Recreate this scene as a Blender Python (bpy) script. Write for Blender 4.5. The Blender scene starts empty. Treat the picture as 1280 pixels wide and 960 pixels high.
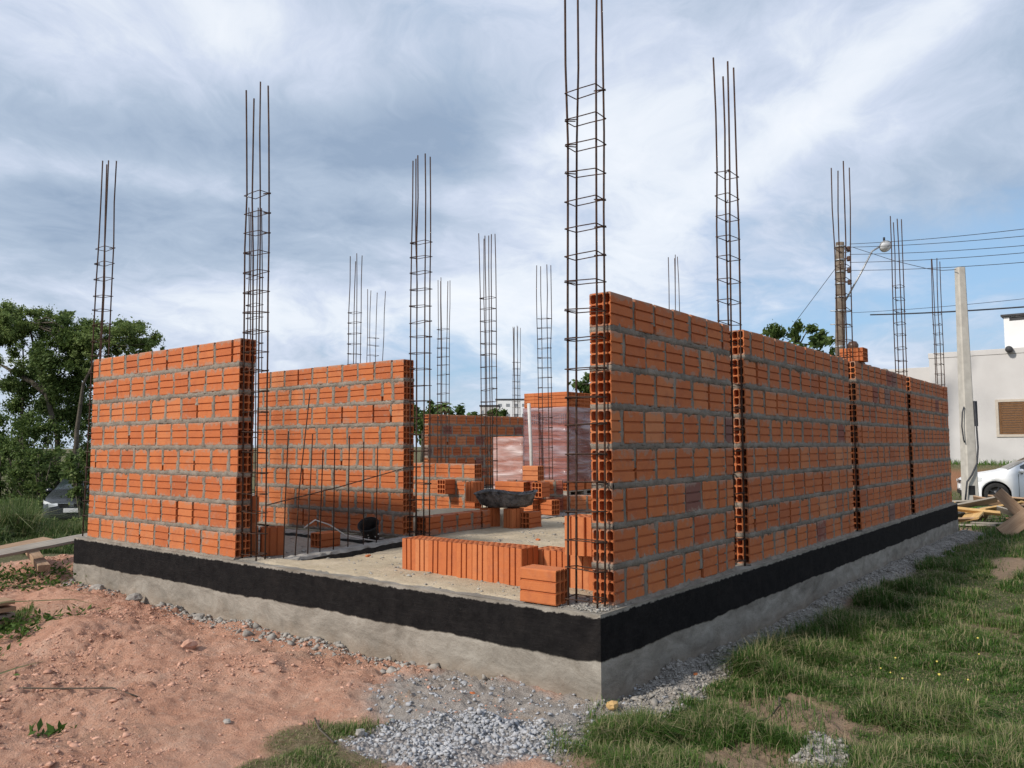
import bpy, math, random
import numpy as np
from mathutils import Vector, Matrix, Euler

random.seed(7)
RNG = np.random.default_rng(11)
SC = bpy.context.scene
COL = SC.collection
PI = math.pi

# ------------------------------------------------------------------ camera
# World: x runs back along the shaded long face of the house, y back along its sunlit face, z = 0 is the
# top of the foundation at its near corner.
FPX, PITCH, ROLL, YAW = 1007.07, 0.0761, -0.0032, 0.6645
CAM = Vector((-3.5701, -2.2287, 0.8632))
FW = Vector((math.cos(PITCH) * math.cos(YAW), math.cos(PITCH) * math.sin(YAW), math.sin(PITCH)))
_r = FW.cross(Vector((0, 0, 1))).normalized()
_u = _r.cross(FW)
RT = _r * math.cos(ROLL) + _u * math.sin(ROLL)
UP = -_r * math.sin(ROLL) + _u * math.cos(ROLL)
cd = bpy.data.cameras.new('camera')
cam = bpy.data.objects.new('camera', cd)
COL.objects.link(cam)
cam.matrix_world = Matrix(((RT.x, UP.x, -FW.x, CAM.x), (RT.y, UP.y, -FW.y, CAM.y), (RT.z, UP.z, -FW.z, CAM.z), (0, 0, 0, 1)))
cd.sensor_width = 36
cd.lens = 36 * FPX / 1280
cd.clip_start = 0.05
cd.clip_end = 3000
SC.camera = cam


def at(px, py, depth):
    """World point seen at a photo pixel, depth metres along the view axis (used to place far things)."""
    return CAM + (FW + RT * ((px - 640) / FPX) - UP * ((py - 480) / FPX)) * depth


# ------------------------------------------------------------------ sun, sky, exposure
SUN_EL, SUN_AZ = math.radians(36), math.atan2(0.30, -0.95)      # azimuth from +x, counter-clockwise
sun_dir = Vector((math.cos(SUN_EL) * math.cos(SUN_AZ), math.cos(SUN_EL) * math.sin(SUN_AZ), math.sin(SUN_EL)))
sl = bpy.data.lights.new('sun', 'SUN')
sl.energy = 3.8
sl.angle = math.radians(5.0)
sl.color = (1.0, 0.93, 0.83)
so = bpy.data.objects.new('sun', sl)
so.rotation_euler = sun_dir.to_track_quat('Z', 'Y').to_euler()
COL.objects.link(so)
SC.view_settings.view_transform = 'Standard'
SC.view_settings.look = 'None'
SC.view_settings.gamma = 1
SC.view_settings.exposure = 0.10
SC.view_settings.use_curve_mapping = False


class NT:
    """tiny node-graph builder"""
    def __init__(s, tree):
        s.t = tree; s.n = tree.nodes; s.l = tree.links

    def node(s, typ, inputs=None, **props):
        nd = s.n.new(typ)
        for k, v in props.items():
            setattr(nd, k, v)
        for k, v in (inputs or {}).items():
            if isinstance(v, bpy.types.NodeSocket):
                s.l.new(v, nd.inputs[k])
            else:
                nd.inputs[k].default_value = v
        return nd

    def math(s, op, a, b=None, c=None, clamp=False):
        nd = s.n.new('ShaderNodeMath'); nd.operation = op; nd.use_clamp = clamp
        for i, v in enumerate((a, b, c)):
            if v is None: continue
            if isinstance(v, bpy.types.NodeSocket): s.l.new(v, nd.inputs[i])
            else: nd.inputs[i].default_value = v
        return nd.outputs[0]

    def vmath(s, op, a, b=None, scale=None):
        nd = s.n.new('ShaderNodeVectorMath'); nd.operation = op
        for i, v in enumerate((a, b)):
            if v is None: continue
            if isinstance(v, bpy.types.NodeSocket): s.l.new(v, nd.inputs[i])
            else: nd.inputs[i].default_value = v
        if scale is not None: nd.inputs['Scale'].default_value = scale
        return nd

    def noise(s, vec, scale, detail=4, rough=0.55, dist=0.0, col=False):
        nd = s.node('ShaderNodeTexNoise', {'Scale': scale, 'Detail': detail, 'Roughness': rough, 'Distortion': dist})
        if vec is not None: s.l.new(vec, nd.inputs['Vector'])
        return nd.outputs['Color' if col else 'Fac']

    def ramp(s, fac, stops, interp='LINEAR'):
        nd = s.n.new('ShaderNodeValToRGB'); nd.color_ramp.interpolation = interp
        el = nd.color_ramp.elements
        while len(el) > 1: el.remove(el[-1])
        for i, (p, c) in enumerate(stops):
            if not isinstance(c, (tuple, list)): c = (c, c, c)
            e = el[0] if i == 0 else el.new(p)
            e.position = p; e.color = (*c[:3], 1)
        s.l.new(fac, nd.inputs[0])
        return nd.outputs[0]

    def mix(s, fac, a, b, blend='MIX'):
        nd = s.n.new('ShaderNodeMix'); nd.data_type = 'RGBA'; nd.blend_type = blend
        for k, v in ((0, fac), (6, a), (7, b)):
            if isinstance(v, bpy.types.NodeSocket): s.l.new(v, nd.inputs[k])
            elif k == 0: nd.inputs[0].default_value = v
            else: nd.inputs[k].default_value = (*v[:3], 1)
        return nd.outputs[2]

    def smooth(s, x, lo, hi):
        nd = s.n.new('ShaderNodeMapRange'); nd.interpolation_type = 'SMOOTHSTEP'
        s.l.new(x, nd.inputs[0]); nd.inputs[1].default_value = lo; nd.inputs[2].default_value = hi
        return nd.outputs[0]


world = bpy.data.worlds.new('World')
SC.world = world
world.use_nodes = True
W = NT(world.node_tree)
W.n.clear()
sky = W.node('ShaderNodeTexSky', sky_type='NISHITA', sun_disc=False, sun_elevation=SUN_EL,
             sun_rotation=math.atan2(sun_dir.x, sun_dir.y), air_density=1.0, dust_density=1.2, ozone_density=1.5)
tc = W.node('ShaderNodeTexCoord').outputs['Generated']
sep = W.node('ShaderNodeSeparateXYZ', {0: tc})
zc = W.math('MAXIMUM', sep.outputs[2], 0.0)
den = W.math('ADD', zc, 0.26)
cx = W.math('DIVIDE', sep.outputs[0], den)
cy = W.math('DIVIDE', sep.outputs[1], den)
cp = W.node('ShaderNodeCombineXYZ', {0: cx, 1: cy, 2: 0.0}).outputs[0]
# streak the cloud sheet along one wind direction
mp = W.node('ShaderNodeMapping', {'Vector': cp, 'Rotation': (0, 0, math.radians(-12)), 'Scale': (1.0, 1.05, 1)}).outputs[0]
warp = W.vmath('SCALE', W.vmath('SUBTRACT', W.noise(mp, 1.1, 4, col=True), (0.5, 0.5, 0.5)).outputs[0], scale=0.8).outputs[0]
mpw = W.vmath('ADD', mp, warp).outputs[0]
n_big = W.noise(mpw, 0.7, 9, 0.58)
n_mid = W.noise(W.vmath('ADD', mpw, (7.3, 2.1, 0)).outputs[0], 1.7, 9, 0.6)
n_fin = W.noise(W.vmath('ADD', mpw, (1.3, 9.1, 0)).outputs[0], 3.6, 9, 0.62)


def sky_blob(px, py, rx, ry, rot=0.0):
    """soft patch round a fixed direction of the sky (0..1); rx, ry in radians-ish"""
    d = (at(px, py, 1.0) - CAM).normalized()
    e = d.cross(Vector((0, 0, 1))).normalized(); u = e.cross(d)
    e2 = e * math.cos(rot) + u * math.sin(rot); u2 = -e * math.sin(rot) + u * math.cos(rot)
    a = W.vmath('DOT_PRODUCT', tc, tuple(e2 / rx)).outputs['Value']
    b = W.vmath('DOT_PRODUCT', tc, tuple(u2 / ry)).outputs['Value']
    f = W.vmath('DOT_PRODUCT', tc, tuple(d)).outputs['Value']
    r2 = W.math('ADD', W.math('MULTIPLY', a, a), W.math('MULTIPLY', b, b))
    g = W.math('POWER', 2.718, W.math('MULTIPLY', r2, -1.0))
    return W.math('MULTIPLY', g, W.math('GREATER_THAN', f, 0.0))


def add_all(base, items):
    for s, w in items:
        base = W.math('ADD', base, W.math('MULTIPLY', s, w))
    return base


# how thick / dark the cloud base is
dark = W.math('ADD', W.math('MULTIPLY', n_big, 0.75), W.math('MULTIPLY', n_mid, 0.38))
dark = add_all(dark, [(sky_blob(330, 180, 0.30, 0.065), 0.22), (sky_blob(560, 150, 0.13, 0.06, 0.3), 0.22), (sky_blob(60, 290, 0.16, 0.06), 0.10),
                      (sky_blob(250, 300, 0.16, 0.05), 0.14), (sky_blob(150, 20, 0.32, 0.09), -0.17),
                      (sky_blob(60, 205, 0.16, 0.022), -0.16), (sky_blob(440, 232, 0.14, 0.022), -0.20),
                      (sky_blob(700, 260, 0.16, 0.20), -0.14), (sky_blob(880, 270, 0.26, 0.2), -0.14),
                      (sky_blob(1060, 110, 0.20, 0.030, 0.55), -0.20), (sky_blob(1230, 150, 0.12, 0.07, 0.4), 0.12),
                      (sky_blob(500, 400, 0.35, 0.05), -0.10), (sky_blob(840, 60, 0.2, 0.05, 0.4), 0.06)])
dark = W.math('ADD', dark, W.math('MULTIPLY', W.math('SUBTRACT', n_fin, 0.5), 0.58))
ccol = W.ramp(dark, [(0.20, (0.84, 0.87, 0.92)), (0.36, (0.735, 0.785, 0.86)), (0.47, (0.58, 0.645, 0.775)), (0.62, (0.41, 0.495, 0.62)), (0.80, (0.28, 0.365, 0.495))])
# where the blue shows through: low, and more towards the east side of the view
gap = W.math('ADD', W.math('MULTIPLY', W.math('SUBTRACT', n_mid, 0.5), 1.6), W.math('MULTIPLY', W.math('SUBTRACT', n_fin, 0.5), 1.1))
gap = add_all(gap, [(sky_blob(1190, 375, 0.26, 0.075), 0.75), (sky_blob(740, 470, 0.26, 0.07), 0.62),
                    (sky_blob(1270, 300, 0.10, 0.07), 0.45), (sky_blob(480, 415, 0.3, 0.03), 0.2),
                    (sky_blob(30, 500, 0.2, 0.1), -0.5)])
blue = W.smooth(gap, 0.15, 1.05)
blue_sky = W.mix(1.0, W.mix(0.15, sky.outputs[0], (3.0, 3.4, 4.0)), (0.10, 0.105, 0.11), 'MULTIPLY')
blue_c = W.mix(0.6, blue_sky, (0.31, 0.53, 0.80))
skycol = W.mix(blue, ccol, blue_c)
hz = W.smooth(zc, 0.10, 0.0)
skycol = W.mix(W.math('MULTIPLY', hz, 0.5), skycol, (0.62, 0.72, 0.84))
bg = W.node('ShaderNodeBackground', {'Color': skycol, 'Strength': 1.14})
bg2 = W.node('ShaderNodeBackground', {'Color': sky.outputs[0], 'Strength': 0.07})
mixw = W.node('ShaderNodeMixShader', {0: 0.12, 1: bg.outputs[0], 2: bg2.outputs[0]})
wo = W.node('ShaderNodeOutputWorld')
W.l.new(mixw.outputs[0], wo.inputs[0])


# ------------------------------------------------------------------ materials
def new_mat(name):
    m = bpy.data.materials.new(name); m.use_nodes = True
    g = NT(m.node_tree); g.n.clear()
    out = g.node('ShaderNodeOutputMaterial')
    b = g.node('ShaderNodeBsdfPrincipled')
    g.l.new(b.outputs[0], out.inputs[0])
    return m, g, b, out


def setc(g, b, sock, v):
    if isinstance(v, bpy.types.NodeSocket): g.l.new(v, b.inputs[sock])
    elif sock == 'Base Color': b.inputs[sock].default_value = (*v[:3], 1)
    else: b.inputs[sock].default_value = v


def bump(g, b, h, strength=0.5, dist=0.01):
    n = g.node('ShaderNodeBump', {'Strength': strength, 'Distance': dist, 'Height': h})
    g.l.new(n.outputs[0], b.inputs['Normal'])


def simple(name, c1, c2, scale=8, rough=0.8, metal=0.0, bs=0.0, bd=0.005, spec=0.3, detail=5, obj=True):
    m, g, b, out = new_mat(name)
    t = g.node('ShaderNodeTexCoord').outputs['Object']
    n = g.noise(t, scale, detail, 0.6)
    setc(g, b, 'Base Color', g.ramp(n, [(0.32, c1), (0.68, c2)]))
    b.inputs['Roughness'].default_value = rough
    b.inputs['Metallic'].default_value = metal
    b.inputs['Specular IOR Level'].default_value = spec
    if bs: bump(g, b, g.noise(t, scale * 4, 6, 0.65), bs, bd)
    return m


def attr(g, name):
    return g.node('ShaderNodeAttribute', attribute_name=name).outputs['Fac']


def brick_mat(name, wear=0.5):
    m, g, b, out = new_mat(name)
    geo = g.node('ShaderNodeNewGeometry')
    P = geo.outputs['Position']
    tint = attr(g, 'tint')
    odd = attr(g, 'odd')
    c = g.ramp(tint, [(0.0, (0.350, 0.098, 0.036)), (0.35, (0.430, 0.124, 0.042)), (0.75, (0.480, 0.150, 0.050)), (1.0, (0.51, 0.195, 0.082))])
    n1 = g.noise(P, 14, 6, 0.65)
    c = g.mix(g.math('MULTIPLY', g.smooth(n1, 0.45, 0.72), 0.45), c, (0.30, 0.085, 0.040))
    c = g.mix(g.math('MULTIPLY', g.smooth(g.noise(P, 55, 5, 0.7), 0.5, 0.75), 0.4), c, (0.53, 0.19, 0.085))
    # burnt or ash-stained bricks
    oc = g.ramp(odd, [(0.0, (0.30, 0.075, 0.04)), (0.5, (0.17, 0.062, 0.055)), (1.0, (0.16, 0.14, 0.125))])
    c = g.mix(g.math('MULTIPLY', g.smooth(odd, 0.01, 0.3), 0.85), c, oc)
    # dried mortar smears and dust
    sm = g.smooth(g.math('ADD', g.math('MULTIPLY', g.noise(P, 3.2, 6, 0.6), 0.6), g.math('MULTIPLY', g.noise(P, 26, 6, 0.7), 0.4)), 0.55, 0.68)
    if wear > .3:
        zz = g.math('FRACT', g.math('DIVIDE', g.math('SUBTRACT', g.node('ShaderNodeSeparateXYZ', {0: P}).outputs[2], 0.006), 0.215))
        near = g.math('SUBTRACT', 1.0, g.math('MULTIPLY', g.math('MINIMUM', zz, g.math('SUBTRACT', 0.9, zz)), 4.5), clamp=True)
        sp = g.noise(P, 15, 7, 0.7)
        sm = g.math('MAXIMUM', sm, g.smooth(g.math('ADD', g.math('MULTIPLY', near, 0.22), sp), 0.60, 0.70))
    c = g.mix(g.math('MULTIPLY', sm, wear), c, (0.30, 0.225, 0.175))
    setc(g, b, 'Base Color', c)
    b.inputs['Roughness'].default_value = 0.78
    b.inputs['Specular IOR Level'].default_value = 0.25
    st = g.node('ShaderNodeMapping', {'Vector': P, 'Scale': (6, 6, 220)}).outputs[0]
    h = g.math('ADD', g.noise(st, 1.0, 3), g.math('MULTIPLY', g.noise(P, 120, 4, 0.7), 0.8))
    bump(g, b, h, 0.35, 0.004)
    return m


M = {}
M['brick'] = brick_mat('fired_clay', 0.62)
M['brick_clean'] = brick_mat('fresh_clay', 0.12)


def mortar_mat():
    m, g, b, out = new_mat('mortar')
    P = g.node('ShaderNodeNewGeometry').outputs['Position']
    n = g.noise(P, 9, 7, 0.65)
    c = g.ramp(n, [(0.28, (0.155, 0.132, 0.110)), (0.5, (0.245, 0.212, 0.175)), (0.75, (0.35, 0.30, 0.25))])
    c = g.mix(g.math('MULTIPLY', g.smooth(g.noise(P, 70, 4, 0.7), 0.55, 0.7), 0.5), c, (0.11, 0.10, 0.09))
    setc(g, b, 'Base Color', c)
    b.inputs['Roughness'].default_value = 0.95
    b.inputs['Specular IOR Level'].default_value = 0.15
    bump(g, b, g.noise(P, 90, 6, 0.75), 0.9, 0.012)
    return m


M['mortar'] = mortar_mat()


def foundation_mat():
    m, g, b, out = new_mat('painted_concrete')
    P = g.node('ShaderNodeNewGeometry').outputs['Position']
    s = g.node('ShaderNodeSeparateXYZ', {0: P})
    z = s.outputs[2]
    # grey cement wash with trowel streaks, damp stains and efflorescence
    tr = g.node('ShaderNodeMapping', {'Vector': P, 'Rotation': (0.25, 0.2, 0), 'Scale': (1.3, 1.3, 3.2)}).outputs[0]
    n = g.noise(tr, 2.6, 9, 0.68, 0.5)
    c = g.ramp(n, [(0.30, (0.15, 0.133, 0.112)), (0.48, (0.245, 0.222, 0.19)), (0.70, (0.375, 0.345, 0.30))])
    c = g.mix(g.math('MULTIPLY', g.smooth(g.noise(P, 4.5, 7, 0.7, 0.6), 0.52, 0.72), 0.5), c, (0.16, 0.135, 0.105))
    c = g.mix(g.math('MULTIPLY', g.smooth(g.noise(P, 38, 6, 0.75), 0.58, 0.74), 0.55), c, (0.40, 0.385, 0.355))
    # clay splashed up from the ground
    lowz = g.smooth(g.math('ADD', z, g.math('MULTIPLY', g.noise(P, 5, 5), 0.25)), -0.20, -0.36)
    c = g.mix(g.math('MULTIPLY', lowz, 0.35), c, (0.27, 0.19, 0.13))
    # brushed bitumen band with a scalloped lower edge
    xy = g.node('ShaderNodeCombineXYZ', {0: s.outputs[0], 1: s.outputs[1], 2: g.math('MULTIPLY', z, 0.35)}).outputs[0]
    e1 = g.noise(xy, 1.7, 2, 0.5)
    e2 = g.noise(xy, 9.0, 5, 0.6)
    edge = g.math('ADD', g.math('ADD', -0.285, g.math('MULTIPLY', e1, 0.05)), g.math('MULTIPLY', e2, 0.035))
    drip = g.noise(g.node('ShaderNodeCombineXYZ', {0: s.outputs[0], 1: s.outputs[1], 2: 0.0}).outputs[0], 24, 3, 0.6)
    edge = g.math('SUBTRACT', edge, g.math('MULTIPLY', g.smooth(drip, 0.68, 0.80), 0.07))
    band = g.smooth(g.math('SUBTRACT', z, edge), -0.004, 0.006)
    top = g.math('ADD', -0.018, g.math('MULTIPLY', g.math('SUBTRACT', g.noise(P, 16, 5, 0.7), 0.5), 0.05))
    band = g.math('MULTIPLY', band, g.smooth(g.math('SUBTRACT', top, z), -0.004, 0.006))
    skip = g.smooth(g.noise(P, 30, 6, 0.75), 0.70, 0.78)
    band = g.math('MULTIPLY', band, g.math('SUBTRACT', 1.0, g.math('MULTIPLY', skip, 0.8)))
    bc = g.ramp(g.noise(P, 12, 6, 0.7), [(0.3, (0.006, 0.0055, 0.006)), (0.7, (0.017, 0.0155, 0.0155))])
    bc = g.mix(g.math('MULTIPLY', g.smooth(g.noise(P, 3.4, 6, 0.7), 0.5, 0.75), 0.25), bc, (0.040, 0.033, 0.030))
    br = g.noise(g.node('ShaderNodeMapping', {'Vector': P, 'Scale': (3, 3, 26)}).outputs[0], 3.0, 5, 0.65)
    bc = g.mix(g.math('MULTIPLY', g.smooth(br, 0.52, 0.70), 0.4), bc, (0.028, 0.025, 0.024))
    bc = g.mix(g.math('MULTIPLY', g.smooth(g.noise(P, 60, 5, 0.75), 0.64, 0.72), 0.5), bc, (0.16, 0.14, 0.12))
    setc(g, b, 'Base Color', g.mix(band, c, bc))
    r = g.node('ShaderNodeMix', {0: band, 2: 0.93, 3: 0.80})
    g.l.new(r.outputs[0], b.inputs['Roughness'])
    b.inputs['Specular IOR Level'].default_value = 0.07
    h = g.math('ADD', g.math('MULTIPLY', n, 0.8), g.math('MULTIPLY', g.noise(P, 45, 6, 0.7), 0.7))
    h = g.math('ADD', h, g.math('MULTIPLY', band, g.math('ADD', 0.25, g.math('MULTIPLY', br, 0.4))))
    bump(g, b, h, 0.8, 0.012)
    return m


M['foundation'] = foundation_mat()
M['bitumen'] = simple('bitumen', (0.010, 0.009, 0.009), (0.03, 0.027, 0.026), 14, 0.6, bs=0.6, bd=0.01)
M['concrete'] = simple('raw_concrete', (0.20, 0.185, 0.165), (0.36, 0.335, 0.30), 9, 0.95, bs=0.7, bd=0.01)
M['rust'] = simple('rusty_steel', (0.032, 0.018, 0.013), (0.080, 0.042, 0.027), 26, 0.75, metal=0.25, bs=0.3, bd=0.001)
M['rubber'] = simple('dusty_rubber', (0.05, 0.05, 0.052), (0.34, 0.335, 0.33), 13, 0.75, bs=1.0, bd=0.05)
M['black_rubber'] = simple('black_rubber', (0.012, 0.011, 0.011), (0.035, 0.03, 0.028), 20, 0.55, bs=0.4)
M['speck'] = simple('dried_splash', (0.35, 0.33, 0.3), (0.5, 0.48, 0.45), 20, 0.9)
M['slab_crumb'] = simple('cement_crumb', (0.22, 0.205, 0.18), (0.40, 0.375, 0.335), 15, 0.95, bs=0.5)
M['post'] = simple('cast_concrete', (0.40, 0.375, 0.335), (0.52, 0.49, 0.44), 5, 0.9, bs=0.3)
M['pole_wood'] = simple('weathered_pole', (0.085, 0.066, 0.05), (0.18, 0.145, 0.112), 7, 0.9, bs=0.5)
M['wire'] = simple('cable', (0.02, 0.022, 0.028), (0.05, 0.052, 0.06), 3, 0.6)
M['galv'] = simple('galvanised_steel', (0.26, 0.27, 0.28), (0.40, 0.41, 0.42), 9, 0.45, metal=0.6)
M['ceramic'] = simple('brown_porcelain', (0.05, 0.028, 0.02), (0.10, 0.055, 0.04), 9, 0.35)
M['lampglass'] = simple('lamp_glass', (0.55, 0.57, 0.60), (0.72, 0.74, 0.77), 5, 0.25)
M['render_wall'] = simple('pale_render', (0.49, 0.475, 0.465), (0.54, 0.525, 0.515), 1.2, 0.9, bs=0.15)
M['render_white'] = simple('white_render', (0.72, 0.72, 0.72), (0.80, 0.80, 0.80), 1.2, 0.9, bs=0.1)
M['trim'] = simple('stone_trim', (0.43, 0.38, 0.32), (0.52, 0.46, 0.39), 5, 0.85)
M['roofing'] = simple('dark_sheet', (0.03, 0.03, 0.033), (0.06, 0.06, 0.065), 4, 0.6)
M['white_paint'] = simple('white_car_paint', (0.80, 0.81, 0.83), (0.84, 0.85, 0.86), 0.8, 0.22, spec=0.55)
M['grey_paint'] = simple('dark_car_paint', (0.030, 0.034, 0.040), (0.045, 0.050, 0.058), 0.8, 0.25, spec=0.6)
M['glass'] = simple('car_glass', (0.020, 0.030, 0.032), (0.04, 0.055, 0.055), 0.6, 0.06, spec=0.8)
M['tyre'] = simple('tyre', (0.012, 0.012, 0.012), (0.03, 0.03, 0.03), 30, 0.85)
M['rim'] = simple('dark_alloy', (0.05, 0.05, 0.055), (0.09, 0.09, 0.095), 6, 0.35, metal=0.8)
M['chrome'] = simple('bright_metal', (0.55, 0.56, 0.58), (0.7, 0.7, 0.72), 4, 0.2, metal=0.9)
M['lens'] = simple('headlight_lens', (0.62, 0.65, 0.68), (0.78, 0.80, 0.82), 9, 0.12, spec=0.7)
M['black_plastic'] = simple('black_plastic', (0.012, 0.012, 0.013), (0.022, 0.022, 0.023), 9, 0.5)
M['pvc'] = simple('pale_prop', (0.42, 0.40, 0.38), (0.55, 0.53, 0.50), 6, 0.8)


def wood_mat(name, c1, c2):
    m, g, b, out = new_mat(name)
    t = g.node('ShaderNodeTexCoord').outputs['Object']
    rnd = g.node('ShaderNodeObjectInfo').outputs['Random']
    off = g.node('ShaderNodeCombineXYZ', {0: g.math('MULTIPLY', rnd, 37.0), 1: g.math('MULTIPLY', rnd, 11.0), 2: 0.0}).outputs[0]
    tt = g.vmath('ADD', t, off).outputs[0]
    st = g.node('ShaderNodeMapping', {'Vector': tt, 'Scale': (1.2, 22, 22)}).outputs[0]
    n = g.noise(st, 2.4, 6, 0.6, 0.4)
    c = g.ramp(n, [(0.3, c1), (0.7, c2)])
    c = g.mix(g.math('MULTIPLY', g.smooth(g.noise(tt, 5, 6, 0.7), 0.5, 0.75), 0.55), c, tuple(0.5 * v for v in c1))
    setc(g, b, 'Base Color', c)
    b.inputs['Roughness'].default_value = 0.85
    b.inputs['Specular IOR Level'].default_value = 0.2
    bump(g, b, n, 0.5, 0.004)
    return m


M['wood_yellow'] = wood_mat('new_pine', (0.42, 0.25, 0.10), (0.62, 0.42, 0.19))
M['wood_grey'] = wood_mat('weathered_board', (0.20, 0.175, 0.145), (0.38, 0.34, 0.29))
M['wood_brown'] = wood_mat('brown_board', (0.25, 0.155, 0.095), (0.42, 0.29, 0.19))
M['shutter'] = wood_mat('varnished_shutter', (0.11, 0.056, 0.026), (0.20, 0.105, 0.05))


def leaf_mat(name, stops, rough=0.6, trans=0.35):
    m, g, b, out = new_mat(name)
    t = attr(g, 'tint')
    c = g.ramp(t, stops)
    setc(g, b, 'Base Color', c)
    b.inputs['Roughness'].default_value = rough
    b.inputs['Specular IOR Level'].default_value = 0.2
    tr = g.node('ShaderNodeBsdfTranslucent', {'Color': c})
    ms = g.node('ShaderNodeMixShader', {0: trans, 1: b.outputs[0], 2: tr.outputs[0]})
    g.l.new(ms.outputs[0], out.inputs[0])
    return m


M['leaf_dark'] = leaf_mat('dark_leaves', [(0, (0.048, 0.080, 0.020)), (0.6, (0.108, 0.165, 0.046)), (1, (0.20, 0.25, 0.085))])
M['leaf_mid'] = leaf_mat('mid_leaves', [(0, (0.058, 0.092, 0.026)), (0.6, (0.12, 0.175, 0.05)), (1, (0.22, 0.26, 0.09))])
M['leaf_light'] = leaf_mat('feathery_leaves', [(0, (0.085, 0.13, 0.036)), (0.6, (0.17, 0.235, 0.07)), (1, (0.28, 0.33, 0.125))])
M['grass'] = leaf_mat('grass_blades', [(0, (0.034, 0.085, 0.014)), (0.42, (0.076, 0.158, 0.027)), (0.68, (0.125, 0.195, 0.045)), (0.82, (0.20, 0.20, 0.085)), (1, (0.38, 0.32, 0.19))])
M['weed_blade'] = leaf_mat('weed_blades', [(0, (0.030, 0.060, 0.014)), (0.5, (0.068, 0.110, 0.028)), (0.75, (0.115, 0.145, 0.05)), (1, (0.27, 0.25, 0.13))])
M['weed'] = leaf_mat('weed_leaves', [(0, (0.04, 0.085, 0.015)), (0.7, (0.085, 0.15, 0.03)), (1, (0.16, 0.22, 0.06))])
M['reed'] = leaf_mat('pale_reed', [(0, (0.13, 0.16, 0.07)), (1, (0.25, 0.25, 0.13))])
M['bark'] = simple('bark', (0.06, 0.05, 0.038), (0.135, 0.115, 0.09), 6, 0.95, bs=0.8, bd=0.03)
M['stone'] = simple('crushed_stone', (0.24, 0.245, 0.26), (0.46, 0.46, 0.47), 17, 0.9, bs=0.4)
M['clod'] = simple('clay_clod', (0.40, 0.21, 0.145), (0.60, 0.36, 0.265), 12, 0.98, bs=0.7)
M['rubble'] = simple('rubble', (0.20, 0.185, 0.165), (0.40, 0.37, 0.335), 15, 0.95, bs=0.6)
M['flower'] = simple('yellow_petals', (0.6, 0.45, 0.05), (0.7, 0.6, 0.2), 9, 0.7)


# ------------------------------------------------------------------ object helpers
def tag(o, label=None, cat=None, group=None, kind=None):
    if label: o['label'] = label
    if cat: o['category'] = cat
    if group: o['group'] = group
    if kind: o['kind'] = kind
    return o


def thing(name, label, cat, loc=(0, 0, 0), rot=(0, 0, 0), group=None):
    o = bpy.data.objects.new(name, None)
    o.empty_display_size = 0.1
    COL.objects.link(o)
    o.location = loc
    o.rotation_euler = rot
    return tag(o, label, cat, group)


def link(name, me, parent=None, loc=(0, 0, 0), rot=(0, 0, 0)):
    o = bpy.data.objects.new(name, me)
    COL.objects.link(o)
    o.location = loc
    o.rotation_euler = rot
    if parent is not None: o.parent = parent
    return o


def copy_tree(o, parent=None):
    c = o.copy()
    COL.objects.link(c)
    if parent is not None: c.parent = parent
    for ch in list(o.children):
        copy_tree(ch, c)
    return c


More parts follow.
